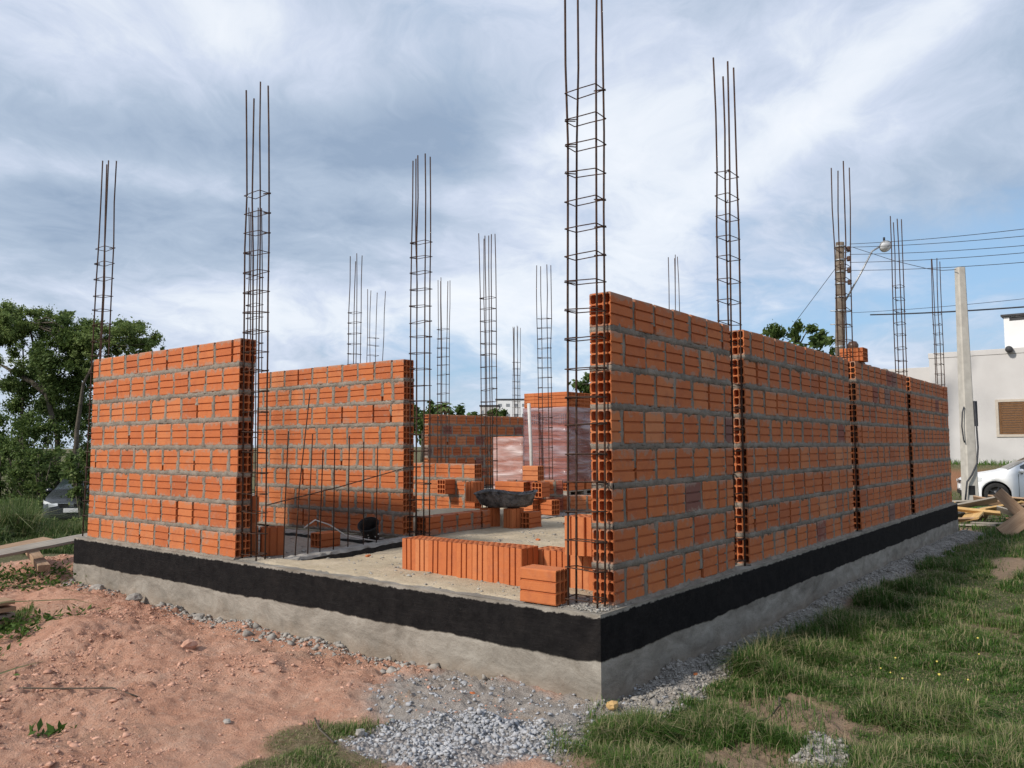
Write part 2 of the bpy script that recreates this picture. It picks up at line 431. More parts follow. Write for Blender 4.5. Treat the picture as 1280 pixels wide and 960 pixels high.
class MB:
    """collects vertices and faces, with optional per-face 'tint' / 'odd' values"""
    def __init__(s):
        s.v = []; s.f = []; s.t = []; s.o = []; s.mi = []; s.smooth = []

    def add(s, vs, fs, tint=0.5, odd=0.0, mi=0, smooth=False):
        b = len(s.v)
        s.v.extend([tuple(p) for p in vs])
        s.f.extend([tuple(i + b for i in f) for f in fs])
        n = len(fs)
        s.t.extend([tint] * n); s.o.extend([odd] * n); s.mi.extend([mi] * n); s.smooth.extend([smooth] * n)

    def box(s, lo, hi, mat=None, **k):
        x0, y0, z0 = lo; x1, y1, z1 = hi
        vs = [(x0, y0, z0), (x1, y0, z0), (x1, y1, z0), (x0, y1, z0), (x0, y0, z1), (x1, y0, z1), (x1, y1, z1), (x0, y1, z1)]
        if mat is not None: vs = [mat @ Vector(p) for p in vs]
        s.add(vs, [(0, 3, 2, 1), (4, 5, 6, 7), (0, 1, 5, 4), (1, 2, 6, 5), (2, 3, 7, 6), (3, 0, 4, 7)], **k)

    def bbox(s, lo, hi, bv=0.01, mat=None, **k):
        """box with chamfered edges"""
        x0, y0, z0 = lo; x1, y1, z1 = hi
        vs = []; idx = {}
        for i, X in enumerate((x0, x1)):
            for j, Y in enumerate((y0, y1)):
                for l, Z in enumerate((z0, z1)):
                    sx, sy, sz = (1, -1)[i], (1, -1)[j], (1, -1)[l]
                    for a in range(3):
                        p = [X + sx * bv, Y + sy * bv, Z + sz * bv]
                        p[a] = (X, Y, Z)[a]
                        idx[(i, j, l, a)] = len(vs); vs.append(p)
        fs = []
        g = lambda i, j, l, a: idx[(i, j, l, a)]
        for i in (0, 1):
            q = [g(i, 0, 0, 0), g(i, 1, 0, 0), g(i, 1, 1, 0), g(i, 0, 1, 0)]; fs.append(q if i else q[::-1])
            q = [g(0, i, 0, 1), g(0, i, 1, 1), g(1, i, 1, 1), g(1, i, 0, 1)]; fs.append(q if i else q[::-1])
            q = [g(0, 0, i, 2), g(1, 0, i, 2), g(1, 1, i, 2), g(0, 1, i, 2)]; fs.append(q if i else q[::-1])
        for i in (0, 1):
            for j in (0, 1):
                fs.append([g(i, j, 0, 0), g(i, j, 1, 0), g(i, j, 1, 1), g(i, j, 0, 1)])
                fs.append([g(i, 0, j, 0), g(i, 1, j, 0), g(i, 1, j, 2), g(i, 0, j, 2)])
                fs.append([g(0, i, j, 1), g(1, i, j, 1), g(1, i, j, 2), g(0, i, j, 2)])
                for l in (0, 1):
                    fs.append([g(i, j, l, 0), g(i, j, l, 1), g(i, j, l, 2)])
        if mat is not None: vs = [mat @ Vector(p) for p in vs]
        s.add(vs, fs, **k)

    def tube(s, pts, r, n=6, caps=True, **k):
        pts = [Vector(p) for p in pts]
        rs = r if isinstance(r, (list, tuple)) else [r] * len(pts)
        vs = []; fs = []
        prev = None
        for i, p in enumerate(pts):
            d = (pts[min(i + 1, len(pts) - 1)] - pts[max(i - 1, 0)]).normalized()
            if prev is None:
                a = d.cross(Vector((0, 0, 1)) if abs(d.z) < 0.9 else Vector((1, 0, 0))).normalized()
            else:
                a = (prev - d * prev.dot(d)).normalized()
            prev = a
            b = d.cross(a)
            for j in range(n):
                t = 2 * PI * j / n
                vs.append(p + (a * math.cos(t) + b * math.sin(t)) * rs[i])
        for i in range(len(pts) - 1):
            for j in range(n):
                fs.append((i * n + j, i * n + (j + 1) % n, (i + 1) * n + (j + 1) % n, (i + 1) * n + j))
        if caps:
            fs.append(tuple(range(n))[::-1])
            fs.append(tuple((len(pts) - 1) * n + j for j in range(n)))
        k.setdefault('smooth', True)
        s.add(vs, fs, **k)

    def lathe(s, prof, n=20, mat=None, **k):
        vs = []; fs = []
        for (r, z) in prof:
            for j in range(n):
                t = 2 * PI * j / n
                vs.append((r * math.cos(t), r * math.sin(t), z))
        for i in range(len(prof) - 1):
            for j in range(n):
                fs.append((i * n + j, i * n + (j + 1) % n, (i + 1) * n + (j + 1) % n, (i + 1) * n + j))
        if mat is not None: vs = [mat @ Vector(p) for p in vs]
        k.setdefault('smooth', True)
        s.add(vs, fs, **k)

    def mesh(s, name, mats):
        me = bpy.data.meshes.new(name)
        me.from_pydata(s.v, [], s.f)
        for m in (mats if isinstance(mats, (list, tuple)) else [mats]):
            me.materials.append(m)
        n = len(s.f)
        me.polygons.foreach_set('use_smooth', s.smooth)
        me.polygons.foreach_set('material_index', s.mi)
        for an, data in (('tint', s.t), ('odd', s.o)):
            a = me.attributes.new(an, 'FLOAT', 'FACE')
            a.data.foreach_set('value', data)
        me.update()
        return me

    def obj(s, name, mats, parent=None, loc=(0, 0, 0), rot=(0, 0, 0)):
        return link(name, s.mesh(name, mats), parent, loc, rot)


def np_mesh(name, verts, faces, mat, tint=None):
    """verts Nx3, faces Mx3 or Mx4 numpy arrays"""
    me = bpy.data.meshes.new(name)
    k = faces.shape[1]
    me.vertices.add(len(verts)); me.vertices.foreach_set('co', verts.astype(np.float32).ravel())
    me.loops.add(faces.size); me.loops.foreach_set('vertex_index', faces.astype(np.int32).ravel())
    me.polygons.add(len(faces))
    me.polygons.foreach_set('loop_start', np.arange(0, faces.size, k, dtype=np.int32))
    try: me.polygons.foreach_set('loop_total', np.full(len(faces), k, dtype=np.int32))
    except Exception: pass
    me.materials.append(mat)
    if tint is not None:
        a = me.attributes.new('tint', 'FLOAT', 'FACE'); a.data.foreach_set('value', tint.astype(np.float32))
    me.update(calc_edges=True)
    me.validate()
    return me


# ------------------------------------------------------------------ value noise in numpy (terrain)
def _h(ix, iy, s):
    n = (ix.astype(np.int64) * 374761393 + iy.astype(np.int64) * 668265263 + s * 974634777) & 0xffffffff
    n = ((n ^ (n >> 13)) * 1274126177) & 0xffffffff
    return ((n ^ (n >> 16)) & 0xffff) / 65535.0


def vnoise(x, y, s=0):
    ix, iy = np.floor(x), np.floor(y)
    fx, fy = x - ix, y - iy
    fx = fx * fx * (3 - 2 * fx); fy = fy * fy * (3 - 2 * fy)
    a, b, c, d = _h(ix, iy, s), _h(ix + 1, iy, s), _h(ix, iy + 1, s), _h(ix + 1, iy + 1, s)
    return (a * (1 - fx) + b * fx) * (1 - fy) + (c * (1 - fx) + d * fx) * fy


def fbm(x, y, f=1.0, oct=5, s=0, rough=0.5):
    t = 0; a = 1; n = 0
    for i in range(oct):
        t = t + a * vnoise(x * f, y * f, s + i * 17); n += a
        a *= rough; f *= 2.03
    return t / n


def sstep(a, b, x):
    t = np.clip((x - a) / (b - a), 0, 1)
    return t * t * (3 - 2 * t)


def lump(x, y, cx, cy, rx, ry=None, rot=0.0):
    ry = ry or rx
    dx, dy = x - cx, y - cy
    c, s = math.cos(rot), math.sin(rot)
    u, v = (dx * c + dy * s) / rx, (-dx * s + dy * c) / ry
    return np.exp(-(u * u + v * v))


HX, HY = 9.95, 5.92          # foundation extents


def masks(x, y):
    """soft masks of what covers the ground: gravel, grass, bare dirt, cement dust"""
    w = (fbm(x, y, 2.2, 4, 5) - 0.5)
    w2 = (fbm(x, y, 6.5, 4, 9) - 0.5)
    gravel = sstep(0.42, 0.62, lump(x, y, -0.85, 0.22, 0.50, 0.36, 2.2) + w * 0.35 + w2 * 0.3)
    dust = sstep(0.30, 0.62, np.maximum(lump(x, y, -0.38, 0.55, 0.62, 0.48, 1.2), 0.9 * lump(x, y, -0.35, -0.05, 0.5, 0.3, 0.4)) + w * 0.55 + w2 * 0.3)
    # strip of cement-grey gravel heaped along the long shaded face
    edge = -0.17 - 0.10 * sstep(1.9, 0.9, x) - 0.06 * sstep(4.0, 7.0, x) - 0.09 * (fbm(x, y * 0, 1.4, 3, 31) - 0.5) * 2
    strip = sstep(edge - 0.10, edge + 0.02, y + w2 * 0.18) * sstep(-0.25, 0.1, x) * (y < 0.2) * sstep(10.6, 10.0, x)
    dirt = np.maximum.reduce([sstep(0.30, 0.55, lump(x, y, 0.32, -0.86, 0.42, 0.30, 0.7) + w * 0.5 + w2 * .6),
                              sstep(0.30, 0.55, lump(x, y, -0.28, -0.90, 0.40, 0.24, 0.1) + w * 0.5 + w2 * .6),
                              sstep(0.4, 0.7, lump(x, y, 6.6, -1.0, 1.2, 0.22, 0.1) + w * 0.8 + w2 * .8),
                              sstep(0.45, 0.7, lump(x, y, 3.2, -1.3, 1.1, 0.3, 0.2) + w * 0.9 + w2) * 0.4,
                              sstep(0.4, 0.7, lump(x, y, 9.2, -1.6, 2.0, 0.5, 0.2) + w * 0.9 + w2) * 0.5])
    rub = sstep(0.40, 0.62, lump(x, y, -0.04, -1.12, 0.20, 0.15, 0.3) + w2 * 0.6)
    # grass: everything on the shaded side, the tuft at the front and the far fields
    g = sstep(-0.02, 0.14, (-0.12 - y) + 0.0 * x + w * 0.35) * sstep(-0.85, -0.5, x + 0.0 + (y + 0.3) * -0.4 + w * 0.5)
    g = np.maximum(g, sstep(-0.1, 0.25, -y - 0.38 + w * 0.4) * sstep(-2.4, -0.7, x + w * 0.4))
    g = g * (1 - strip) * (1 - np.clip(dirt * 1.1, 0, 1)) * (1 - rub)
    tuft = sstep(0.36, 0.60, np.maximum(lump(x, y, -1.16, 0.60, 0.44, 0.26, 1.9), lump(x, y, -1.45, 0.55, 0.3, 0.25)) + w * 0.5 + w2 * 0.3)
    left = sstep(0.3, 0.6, np.maximum.reduce([lump(x, y, -1.85, 3.0, 0.25, 0.7, -0.3), lump(x, y, -1.15, 4.6, 0.28, 0.6, -0.4)]) + w * 0.9 - 0.12)
    back = np.maximum(sstep(6.9, 7.7, y + w * 1.2 - 0.35 * x), sstep(10.2, 11.5, x + w))
    grass = np.clip(np.maximum.reduce([g, tuft * .8 * (1 - gravel), left * 0.75, back]), 0, 1)
    bare = np.maximum(dirt, 0.9 * sstep(0.03, -0.1, y + w * 0.2) * sstep(-1.0, -0.3, x + w * .4))
    return gravel, grass, bare, np.maximum(dust, strip), rub, strip


def ground_z(x, y, fine=True):
    x = np.asarray(x, float); y = np.asarray(y, float)
    z = -0.445 + 0.05 * (fbm(x, y, 0.55, 3, 1) - 0.5)
    gravel, grass, dirt, dust, rub, strip = masks(x, y)
    soil = (1 - grass) * (1 - sstep(6.6, 7.6, y)) * (1 - sstep(1.0, 2.0, x))
    # clay mounds on the sunlit side
    z = z + 0.10 * lump(x, y, -0.85, 3.55, 0.42, 0.75, -0.2) + 0.05 * lump(x, y, -0.85, 2.7, 0.4, 0.5) + 0.15 * lump(x, y, 0.25, 7.0, 0.8, 0.7) + 0.09 * lump(x, y, -0.55, 4.45, 0.30, 0.45, .3) + 0.05 * lump(x, y, -1.2, 3.3, 0.2, 0.3) + 0.04 * lump(x, y, -0.6, 1.9, .25, .35)
    z = z + 0.04 * lump(x, y, -1.5, 1.9, 0.5, 0.5) + 0.06 * lump(x, y, -0.35, 5.3, 0.3, 0.6)
    z = z + gravel * 0.008 + 0.03 * lump(x, y, -0.3, 0.55, 0.5, 0.5) + 0.05 * lump(x, y, 0.35, -0.86, 0.35, 0.28) + rub * 0.03
    z = z + strip * 0.045 * sstep(-0.3, -0.02, y) * sstep(0.0, 1.0, x) - 0.05 * lump(x, y, 2.6, -.1, 1.8, .6)
    if fine:
        r = fbm(x, y, 3.2, 5, 3, 0.58) - 0.5
        ridg = 1 - np.abs(2 * fbm(x, y, 4.2, 4, 8, 0.55) - 1)
        z = z + soil * (0.10 * r + 0.05 * (fbm(x, y, 1.7, 3, 23) - .5) + 0.040 * (ridg - 0.7) + 0.010 * (0.6 - np.abs(fbm(x, y, 7, 4, 18, .62) - .5) * 5).clip(-.6, .6))
        z = z + 0.040 * (np.abs(fbm(x, y, 13, 5, 12, 0.7) - 0.5) * 2 - .3) * (.35 + 1.1 * sstep(.42, .62, fbm(x, y, 1.3, 3, 27))) * (soil + 0.4 * grass + 0.5 * dust)
        z = z + grass * 0.05 * (fbm(x, y, 2.4, 3, 4) - 0.5)
        z = z + strip * 0.05 * (fbm(x, y, 5.5, 4, 19, .6) - .5) + (dust + gravel) * 0.024 * (fbm(x, y, 24, 3, 15, 0.6) - 0.5)
    # the field drops away on the sunlit side and the road dips past the far end before the neighbour's plot
    z = z - 0.95 * sstep(9.0, 21.0, y + 0.15 * x) * sstep(22.0, 10.0, x - 0.2 * y)
    z = z - 0.30 * sstep(14.0, 21.0, x) * sstep(12.0, 4.0, y)
    z = z + 0.90 * sstep(26.3, 28.2, x) * sstep(14.0, 8.0, y)
    z = z - 0.6 * sstep(60.0, 200.0, x + y)
    return z


def gz(x, y):
    return float(ground_z(np.array([x]), np.array([y]))[0])


def axis(lo, hi, a, b, d0, grow, dmax):
    """dense between a and b, coarser outwards to lo and hi"""
    c = list(np.arange(a, b, d0))
    d = d0; p = c[-1]
    while p < hi:
        d = min(d * grow, dmax); p += d; c.append(p)
    d = d0; p = a; low = []
    while p > lo:
        d = min(d * grow, dmax); p -= d; low.append(p)
    return np.array(low[::-1] + c)


def ground_mat():
    m, g, b, out = new_mat('earth')
    P = g.node('ShaderNodeNewGeometry').outputs['Position']
    gv, gr, di, du, ru = (attr(g, k) for k in ('gravel', 'grass', 'dirt', 'dust', 'rubble'))
    n1 = g.noise(P, 2.6, 8, 0.62)
    n2 = g.noise(P, 19, 8, 0.7)
    n3 = g.noise(P, 95, 5, 0.75)
    c = g.ramp(g.math('ADD', g.math('MULTIPLY', n1, 0.55), g.math('MULTIPLY', n2, 0.45)),
               [(0.30, (0.38, 0.19, 0.125)), (0.45, (0.525, 0.280, 0.190)), (0.57, (0.605, 0.355, 0.252)), (0.72, (0.665, 0.455, 0.345))])
    c = g.mix(g.math('MULTIPLY', g.smooth(g.noise(P, 1.7, 6, 0.65), 0.52, 0.68), 0.55), c, (0.36, 0.235, 0.165))
    c = g.mix(g.math('MULTIPLY', g.smooth(g.noise(P, 0.9, 5, 0.6), 0.50, 0.66), 0.45), c, (0.40, 0.29, 0.215))
    c = g.mix(g.math('MULTIPLY', g.smooth(g.noise(P, 42, 6, 0.75), 0.54, 0.68), 0.6), c, (0.58, 0.44, 0.35))
    c = g.mix(g.math('MULTIPLY', g.smooth(g.noise(P, 33, 6, 0.75), 0.44, 0.34), 0.45), c, (0.33, 0.18, 0.12))
    c = g.mix(g.math('MULTIPLY', g.smooth(n3, 0.60, 0.72), 0.6), c, (0.56, 0.46, 0.38))
    c = g.mix(g.math('MULTIPLY', g.smooth(n3, 0.38, 0.28), 0.4), c, (0.28, 0.15, 0.10))
    # bare packed dirt between the grass
    dc = g.ramp(n2, [(0.3, (0.22, 0.155, 0.105)), (0.7, (0.40, 0.29, 0.20))])
    c = g.mix(di, c, dc)
    # thatch under the grass
    gc = g.ramp(g.noise(P, 28, 6, 0.7), [(0.3, (0.055, 0.060, 0.026)), (0.5, (0.115, 0.112, 0.056)), (0.68, (0.25, 0.21, 0.135))])
    c = g.mix(gr, c, gc)
    # cement dust and sand
    sc = g.ramp(g.math('ADD', g.math('MULTIPLY', n2, 0.6), g.math('MULTIPLY', n3, 0.4)),
                [(0.30, (0.20, 0.185, 0.165)), (0.5, (0.36, 0.335, 0.305)), (0.7, (0.54, 0.51, 0.47))])
    sc = g.mix(g.math('MULTIPLY', g.smooth(g.noise(P, 4.2, 6, 0.7), 0.55, 0.7), 0.5), sc, (0.42, 0.30, 0.20))
    c = g.mix(g.math('MULTIPLY', du, 0.92), c, sc)
    vo = g.node('ShaderNodeTexVoronoi', {'Vector': P, 'Scale': 55.0})
    vc = g.ramp(g.node('ShaderNodeSeparateColor', {0: vo.outputs['Color']}).outputs[0], [(0, (0.22, 0.225, 0.24)), (1, (0.50, 0.50, 0.51))])
    c = g.mix(g.math('MULTIPLY', gv, 0.55), g.mix(g.math('MULTIPLY', gv, 0.8), c, sc), vc)
    c = g.mix(ru, c, g.ramp(n2, [(0.35, (0.27, 0.26, 0.24)), (0.65, (0.48, 0.46, 0.43))]))
    # brown earth bank below the neighbour's house
    s = g.node('ShaderNodeSeparateXYZ', {0: P})
    bank = g.math('MULTIPLY', g.smooth(s.outputs[0], 26.2, 26.6), g.smooth(s.outputs[0], 27.9, 27.5))
    c = g.mix(bank, c, (0.25, 0.13, 0.075))
    setc(g, b, 'Base Color', c)
    b.inputs['Roughness'].default_value = 0.97
    b.inputs['Specular IOR Level'].default_value = 0.12
    h = g.math('ADD', g.math('MULTIPLY', n2, 1.0), g.math('MULTIPLY', n3, 0.5))
    h = g.math('SUBTRACT', h, g.math('MULTIPLY', g.math('MULTIPLY', vo.outputs['Distance'], gv), 1.2))
    bump(g, b, h, 1.0, 0.035)
    return m


M['ground'] = ground_mat()


def build_ground():
    xs = axis(-900, 900, -2.6, 1.6, 0.018, 1.035, 60)
    ys = axis(-900, 900, -1.6, 5.6, 0.021, 1.035, 60)
    X, Y = np.meshgrid(xs, ys)
    Z = ground_z(X, Y)
    v = np.stack([X, Y, Z], -1).reshape(-1, 3)
    nx, ny = len(xs), len(ys)
    i = np.arange(nx * ny).reshape(ny, nx)
    f = np.stack([i[:-1, :-1], i[:-1, 1:], i[1:, 1:], i[1:, :-1]], -1).reshape(-1, 4)
    me = np_mesh('ground', v, f, M['ground'])
    mk = masks(X.ravel(), Y.ravel())
    for nm, d in zip(('gravel', 'grass', 'dirt', 'dust', 'rubble'), mk):
        a = me.attributes.new(nm, 'FLOAT', 'POINT'); a.data.foreach_set('value', d.astype(np.float32))
    me.polygons.foreach_set('use_smooth', np.ones(len(me.polygons), bool))
    tag(link('ground', me), kind='structure')


build_ground()


# ------------------------------------------------------------------ foundation and floor
def grid_face(mb, o, eu, ev, nu, nv, disp=None):
    o, eu, ev = Vector(o), Vector(eu), Vector(ev)
    nrm = eu.cross(ev).normalized()
    vs = []
    for j in range(nv + 1):
        for i in range(nu + 1):
            p = o + eu * (i / nu) + ev * (j / nv)
            d = disp(p) if disp else 0
            vs.append(p + nrm * d)
    fs = [(j * (nu + 1) + i, j * (nu + 1) + i + 1, (j + 1) * (nu + 1) + i + 1, (j + 1) * (nu + 1) + i) for j in range(nv) for i in range(nu)]
    mb.add(vs, fs, smooth=True)


def build_foundation():
    t = thing('house_foundation', 'grey concrete foundation with a black waterproofing band round its top', 'foundation')
    wob = lambda p: 0.010 * (float(fbm(np.array([p.x + p.y]), np.array([p.z]), 2.2, 3, 40)[0]) - 0.5) * sstep(0.0, 0.25, p.x + p.y)
    mb = MB()
    Z0 = -0.75
    grid_face(mb, (0, HY, Z0), (0, -HY, 0), (0, 0, -Z0), 110, 14, wob)          # sunlit face, towards -x
    grid_face(mb, (0, 0, Z0), (HX, 0, 0), (0, 0, -Z0), 180, 14, wob)           # shaded face, towards -y
    mb.add([(HX, 0, Z0), (HX, HY, Z0), (HX, HY, 0), (HX, 0, 0)], [(0, 1, 2, 3)])
    mb.add([(HX, HY, Z0), (0, HY, Z0), (0, HY, 0), (HX, HY, 0)], [(0, 1, 2, 3)])
    # top ledge of the ring beam, 0.22 wide
    w = 0.22
    for (x0, y0, x1, y1) in ((0, 0, HX, w), (0, w, w, HY), (w, HY - w, HX, HY), (HX - w, w, HX, HY - w)):
        mb.add([(x0, y0, 0), (x1, y0, 0), (x1, y1, 0), (x0, y1, 0)], [(0, 1, 2, 3)])
    for (a, b_) in (((w, w), (HX - w, w)), ((HX - w, w), (HX - w, HY - w)), ((HX - w, HY - w), (w, HY - w)), ((w, HY - w), (w, w))):
        mb.add([(*a, -0.3), (*b_, -0.3), (*b_, 0), (*a, 0)], [(1, 0, 3, 2)])
    mb.obj('ring_beam', M['foundation'], t)
    mb = MB()
    mb.bbox((4.0, HY + 0.003, -0.75), (12.4, 11.0, -0.02), 0.01)
    mb.obj('rear_slab', M['concrete'], t)
    # inner grade beam in front of the small room; bitumen on its side, raw cement on top
    def beam(p0, p1, w, z0, z1):
        p0, p1 = Vector(p0), Vector(p1)
        L = (p1 - p0).length
        mt = Matrix.Translation(p0) @ Matrix.Rotation(math.atan2(p1.y - p0.y, p1.x - p0.x), 4, 'Z')
        mb = MB()
        n = max(6, int(L / 0.05))
        vs = []
        for i in range(n + 1):
            u = L * i / n
            r = [random.uniform(-1, 1) * 0.006 for _ in range(6)]
            for k, (yy, zz) in enumerate(((0, z0), (0 + r[0], z1 - 0.018 + r[4]), (0.014 + r[1], z1 + r[2]), (w - 0.014, z1 + r[3]), (w, z1 - 0.016 + r[5]), (w, z0))):
                vs.append(mt @ Vector((u, yy, zz)))
        fs = []; mi = []
        for i in range(n):
            for k in range(5):
                fs.append((i * 6 + k, (i + 1) * 6 + k, (i + 1) * 6 + k + 1, i * 6 + k + 1)); mi.append(0 if k in (0, 4) else 1)
        mb.add(vs, fs)
        mb.mi = mi
        mb.add([vs[k] for k in range(6)], [tuple(range(6))])
        mb.add([vs[n * 6 + k] for k in range(6)], [tuple(range(6))])
        return mb.obj('inner_beam', [M['bitumen'], M['concrete']], t)
    beam((0.24, 2.92, 0), (1.95, 3.22, 0), 0.17, -0.2, 0.004)
    beam((1.72, 3.42, 0), (1.72, 5.68, 0), 0.17, -0.2, 0.0)
    beam((4.35, 3.55, 0), (7.0, 3.62, 0), 0.18, -0.2, -0.005)
    beam((7.2, 0.25, 0), (7.2, 3.5, 0), 0.18, -0.2, 0.0)


def floor_mat():
    m, g, b, out = new_mat('compacted_sand')
    P = g.node('ShaderNodeNewGeometry').outputs['Position']
    n1, n2, n3 = g.noise(P, 2.2, 7, 0.6), g.noise(P, 24, 7, 0.7), g.noise(P, 140, 4, 0.75)
    c = g.ramp(g.math('ADD', g.math('MULTIPLY', n1, 0.6), g.math('MULTIPLY', n2, 0.4)),
               [(0.3, (0.33, 0.262, 0.172)), (0.5, (0.47, 0.385, 0.27)), (0.7, (0.585, 0.49, 0.365))])
    c = g.mix(g.math('MULTIPLY', g.smooth(g.noise(P, 5, 6, 0.7), 0.52, 0.68), 0.4), c, (0.30, 0.25, 0.19))
    c = g.mix(g.math('MULTIPLY', g.smooth(n3, 0.60, 0.72), 0.6), c, (0.2, 0.17, 0.14))
    gy = attr(g, 'cement')
    c = g.mix(gy, c, g.ramp(n2, [(0.3, (0.20, 0.185, 0.165)), (0.7, (0.36, 0.335, 0.30))]))
    setc(g, b, 'Base Color', c)
    b.inputs['Roughness'].default_value = 0.97
    b.inputs['Specular IOR Level'].default_value = 0.1
    bump(g, b, g.math('ADD', n2, g.math('MULTIPLY', n3, 0.5)), 0.8, 0.015)
    return m


M['sand'] = floor_mat()


def floor_z(X, Y):
    e = np.minimum.reduce([X, Y, HX - X, HY - Y])
    n = fbm(X, Y, 7, 4, 60) - 0.5
    Z = 0.006 + 0.016 * n + 0.010 * (fbm(X, Y, 26, 3, 66) - 0.5)
    Z -= 0.02 * (1 - sstep(0.02, 0.09, e + n * 0.09))
    room = sstep(2.9, 3.3, Y - 0.17 * X + 0.05) * sstep(1.9, 1.8, X)
    Z -= 0.035 * sstep(0.2, 0.9, X) * (1 - room)
    Z -= 0.055 * sstep(2.70, 2.95, Y - 0.17 * X) * sstep(2.1, 1.9, X) * sstep(0.25, 0.5, X) * (1 - room)
    Z -= 0.05 * room * sstep(0.2, 0.35, X)
    Z += 0.045 * lump(X, Y, 2.7, 3.9, 0.6, 0.4)
    Z = np.maximum(Z, -0.15)
    return Z, e, n, room


def build_floor():
    xs = np.concatenate([np.arange(0.012, 2.5, 0.03), np.arange(2.5, HX - 0.02, 0.08)])
    ys = np.arange(0.012, HY - 0.01, 0.035)
    X, Y = np.meshgrid(xs, ys)
    Z, e, n, room = floor_z(X, Y)
    cem = np.clip(np.maximum(1 - sstep(0.02, 0.07, e + n * 0.14), 0.8 * room), 0, 1)
    cem = np.maximum(cem, (1 - sstep(0.18, 0.34, np.hypot(X - 0.16, Y - 0.16) + n * 0.3)))
    v = np.stack([X, Y, Z], -1).reshape(-1, 3)
    nx, ny = len(xs), len(ys)
    i = np.arange(nx * ny).reshape(ny, nx)
    f = np.stack([i[:-1, :-1], i[:-1, 1:], i[1:, 1:], i[1:, :-1]], -1).reshape(-1, 4)
    me = np_mesh('floor', v, f, M['sand'])
    a = me.attributes.new('cement', 'FLOAT', 'POINT'); a.data.foreach_set('value', cem.ravel().astype(np.float32))
    me.polygons.foreach_set('use_smooth', np.ones(len(me.polygons), bool))
    tag(link('floor', me), kind='structure')


build_foundation()
build_floor()


# ------------------------------------------------------------------ hollow bricks
BL, BW, BH = 0.230, 0.140, 0.186
PITCH_U, COURSE = 0.245, 0.215


def brick_lines(w, t=0.0085):
    c = (w - 4 * t) / 3
    return [0, t, t + c, 1.5 * t + c, 2 * t + c, 2 * t + 2 * c, 2.5 * t + 2 * c, 3 * t + 2 * c, 3 * t + 3 * c, 4 * t + 3 * c]


def hollow_brick(mb, L=BL, W=BW, H=BH, mat=None, tint=0.5, odd=0.0, holes=True):
    """extruded clay block along x, centred in x and y, standing on z = 0; 3 x 3 cells, two grooves on each face"""
    t = 0.0085
    py, pz = brick_lines(W), brick_lines(H)
    gy = lambda i, j: py[i] - W / 2
    def pt(i, j):
        y, z = py[i] - W / 2, pz[j]
        if i in (0, 9) and j in (0, 9):
            y += 0.0025 * (1 if i == 0 else -1); z += 0.0025 * (1 if j == 0 else -1)
        return y, z
    def side_pts(fix, lines, lo, hi, swap):
        """points along one face with two sunk grooves, 12 mm wide and 10 mm deep"""
        inn = 0.010 if fix == lo else -0.010
        res = []
        for k in range(9):
            p = lines[k]
            if k in (3, 6):
                for q, d in ((p - .0060, 0), (p - .0046, inn), (p + .0046, inn), (p + .0060, 0)): res.append((q, fix + d))
            elif k in (0, 1, 8): res.append((p, fix))
        return res
    ring = []
    yl = [v - W / 2 for v in py]
    r0 = 0.0025
    for p, q in side_pts(0, pz and yl, 0, H, 0): ring.append((p, q))
    for p, q in side_pts(W / 2, pz, -W / 2, W / 2, 1): ring.append((q, p))
    for p, q in side_pts(H, yl, 0, H, 0): ring.append((-p, q))
    for p, q in side_pts(-W / 2, pz, -W / 2, W / 2, 1): ring.append((q, H - p))
    ring = [(y - (r0 if y > 0 else -r0), z + (r0 if z < H / 2 else -r0)) if abs(abs(y) - W / 2) < 1e-6 and (z < 1e-6 or z > H - 1e-6) else (y, z) for y, z in ring]
    vs = []; fs = []
    for s in (-0.5, 0.5):
        for (y, z) in ring:
            vs.append((s * L, y, z))
    n = len(ring)
    for k in range(n):
        fs.append((k, (k + 1) % n, n + (k + 1) % n, n + k)[::-1])
    if not holes:
        fs.append(tuple(range(n))[::-1][::-1]); fs.append(tuple(range(n, 2 * n))[::-1])
    else:
        HC = (1, 4, 7)
        for e, s in enumerate((-0.5, 0.5)):
            base = len(vs)
            for j in range(10):
                for i in range(10):
                    y, z = pt(i, j)
                    if i in (3, 6): z += 0.008 if j == 0 else -0.008 if j == 9 else 0
                    if j in (3, 6): y += 0.008 if i == 0 else -0.008 if i == 9 else 0
                    vs.append((s * L, y, z))
            for j in range(9):
                for i in range(9):
                    q = [base + j * 10 + i, base + j * 10 + i + 1, base + (j + 1) * 10 + i + 1, base + (j + 1) * 10 + i]
                    if i in HC and j in HC: continue
                    fs.append(tuple(q) if e else tuple(q[::-1]))
        ch = 0.007
        for i in HC:
            for j in HC:
                y0, y1, z0, z1 = py[i] - W / 2, py[i + 1] - W / 2, pz[j], pz[j + 1]
                o8 = [(y0 + ch, z0), (y1 - ch, z0), (y1, z0 + ch), (y1, z1 - ch), (y1 - ch, z1), (y0 + ch, z1), (y0, z1 - ch), (y0, z0 + ch)]
                b0 = len(vs)
                for s in (-0.5, 0.5):
                    vs.extend([(s * L, a, b) for a, b in o8])
                for k in range(8):
                    fs.append((b0 + k, b0 + (k + 1) % 8, b0 + 8 + (k + 1) % 8, b0 + 8 + k))
                for e, s in enumerate((-0.5, 0.5)):
                    for (ca, cb, k0, k1) in ((y0, z0, 7, 0), (y1, z0, 1, 2), (y1, z1, 3, 4), (y0, z1, 5, 6)):
                        c0 = len(vs); vs.append((s * L, ca, cb))
                        fs.append((c0, b0 + e * 8 + k0, b0 + e * 8 + k1))
    if mat is not None: vs = [mat @ Vector(p) for p in vs]
    mb.add(vs, fs, tint=tint, odd=odd)


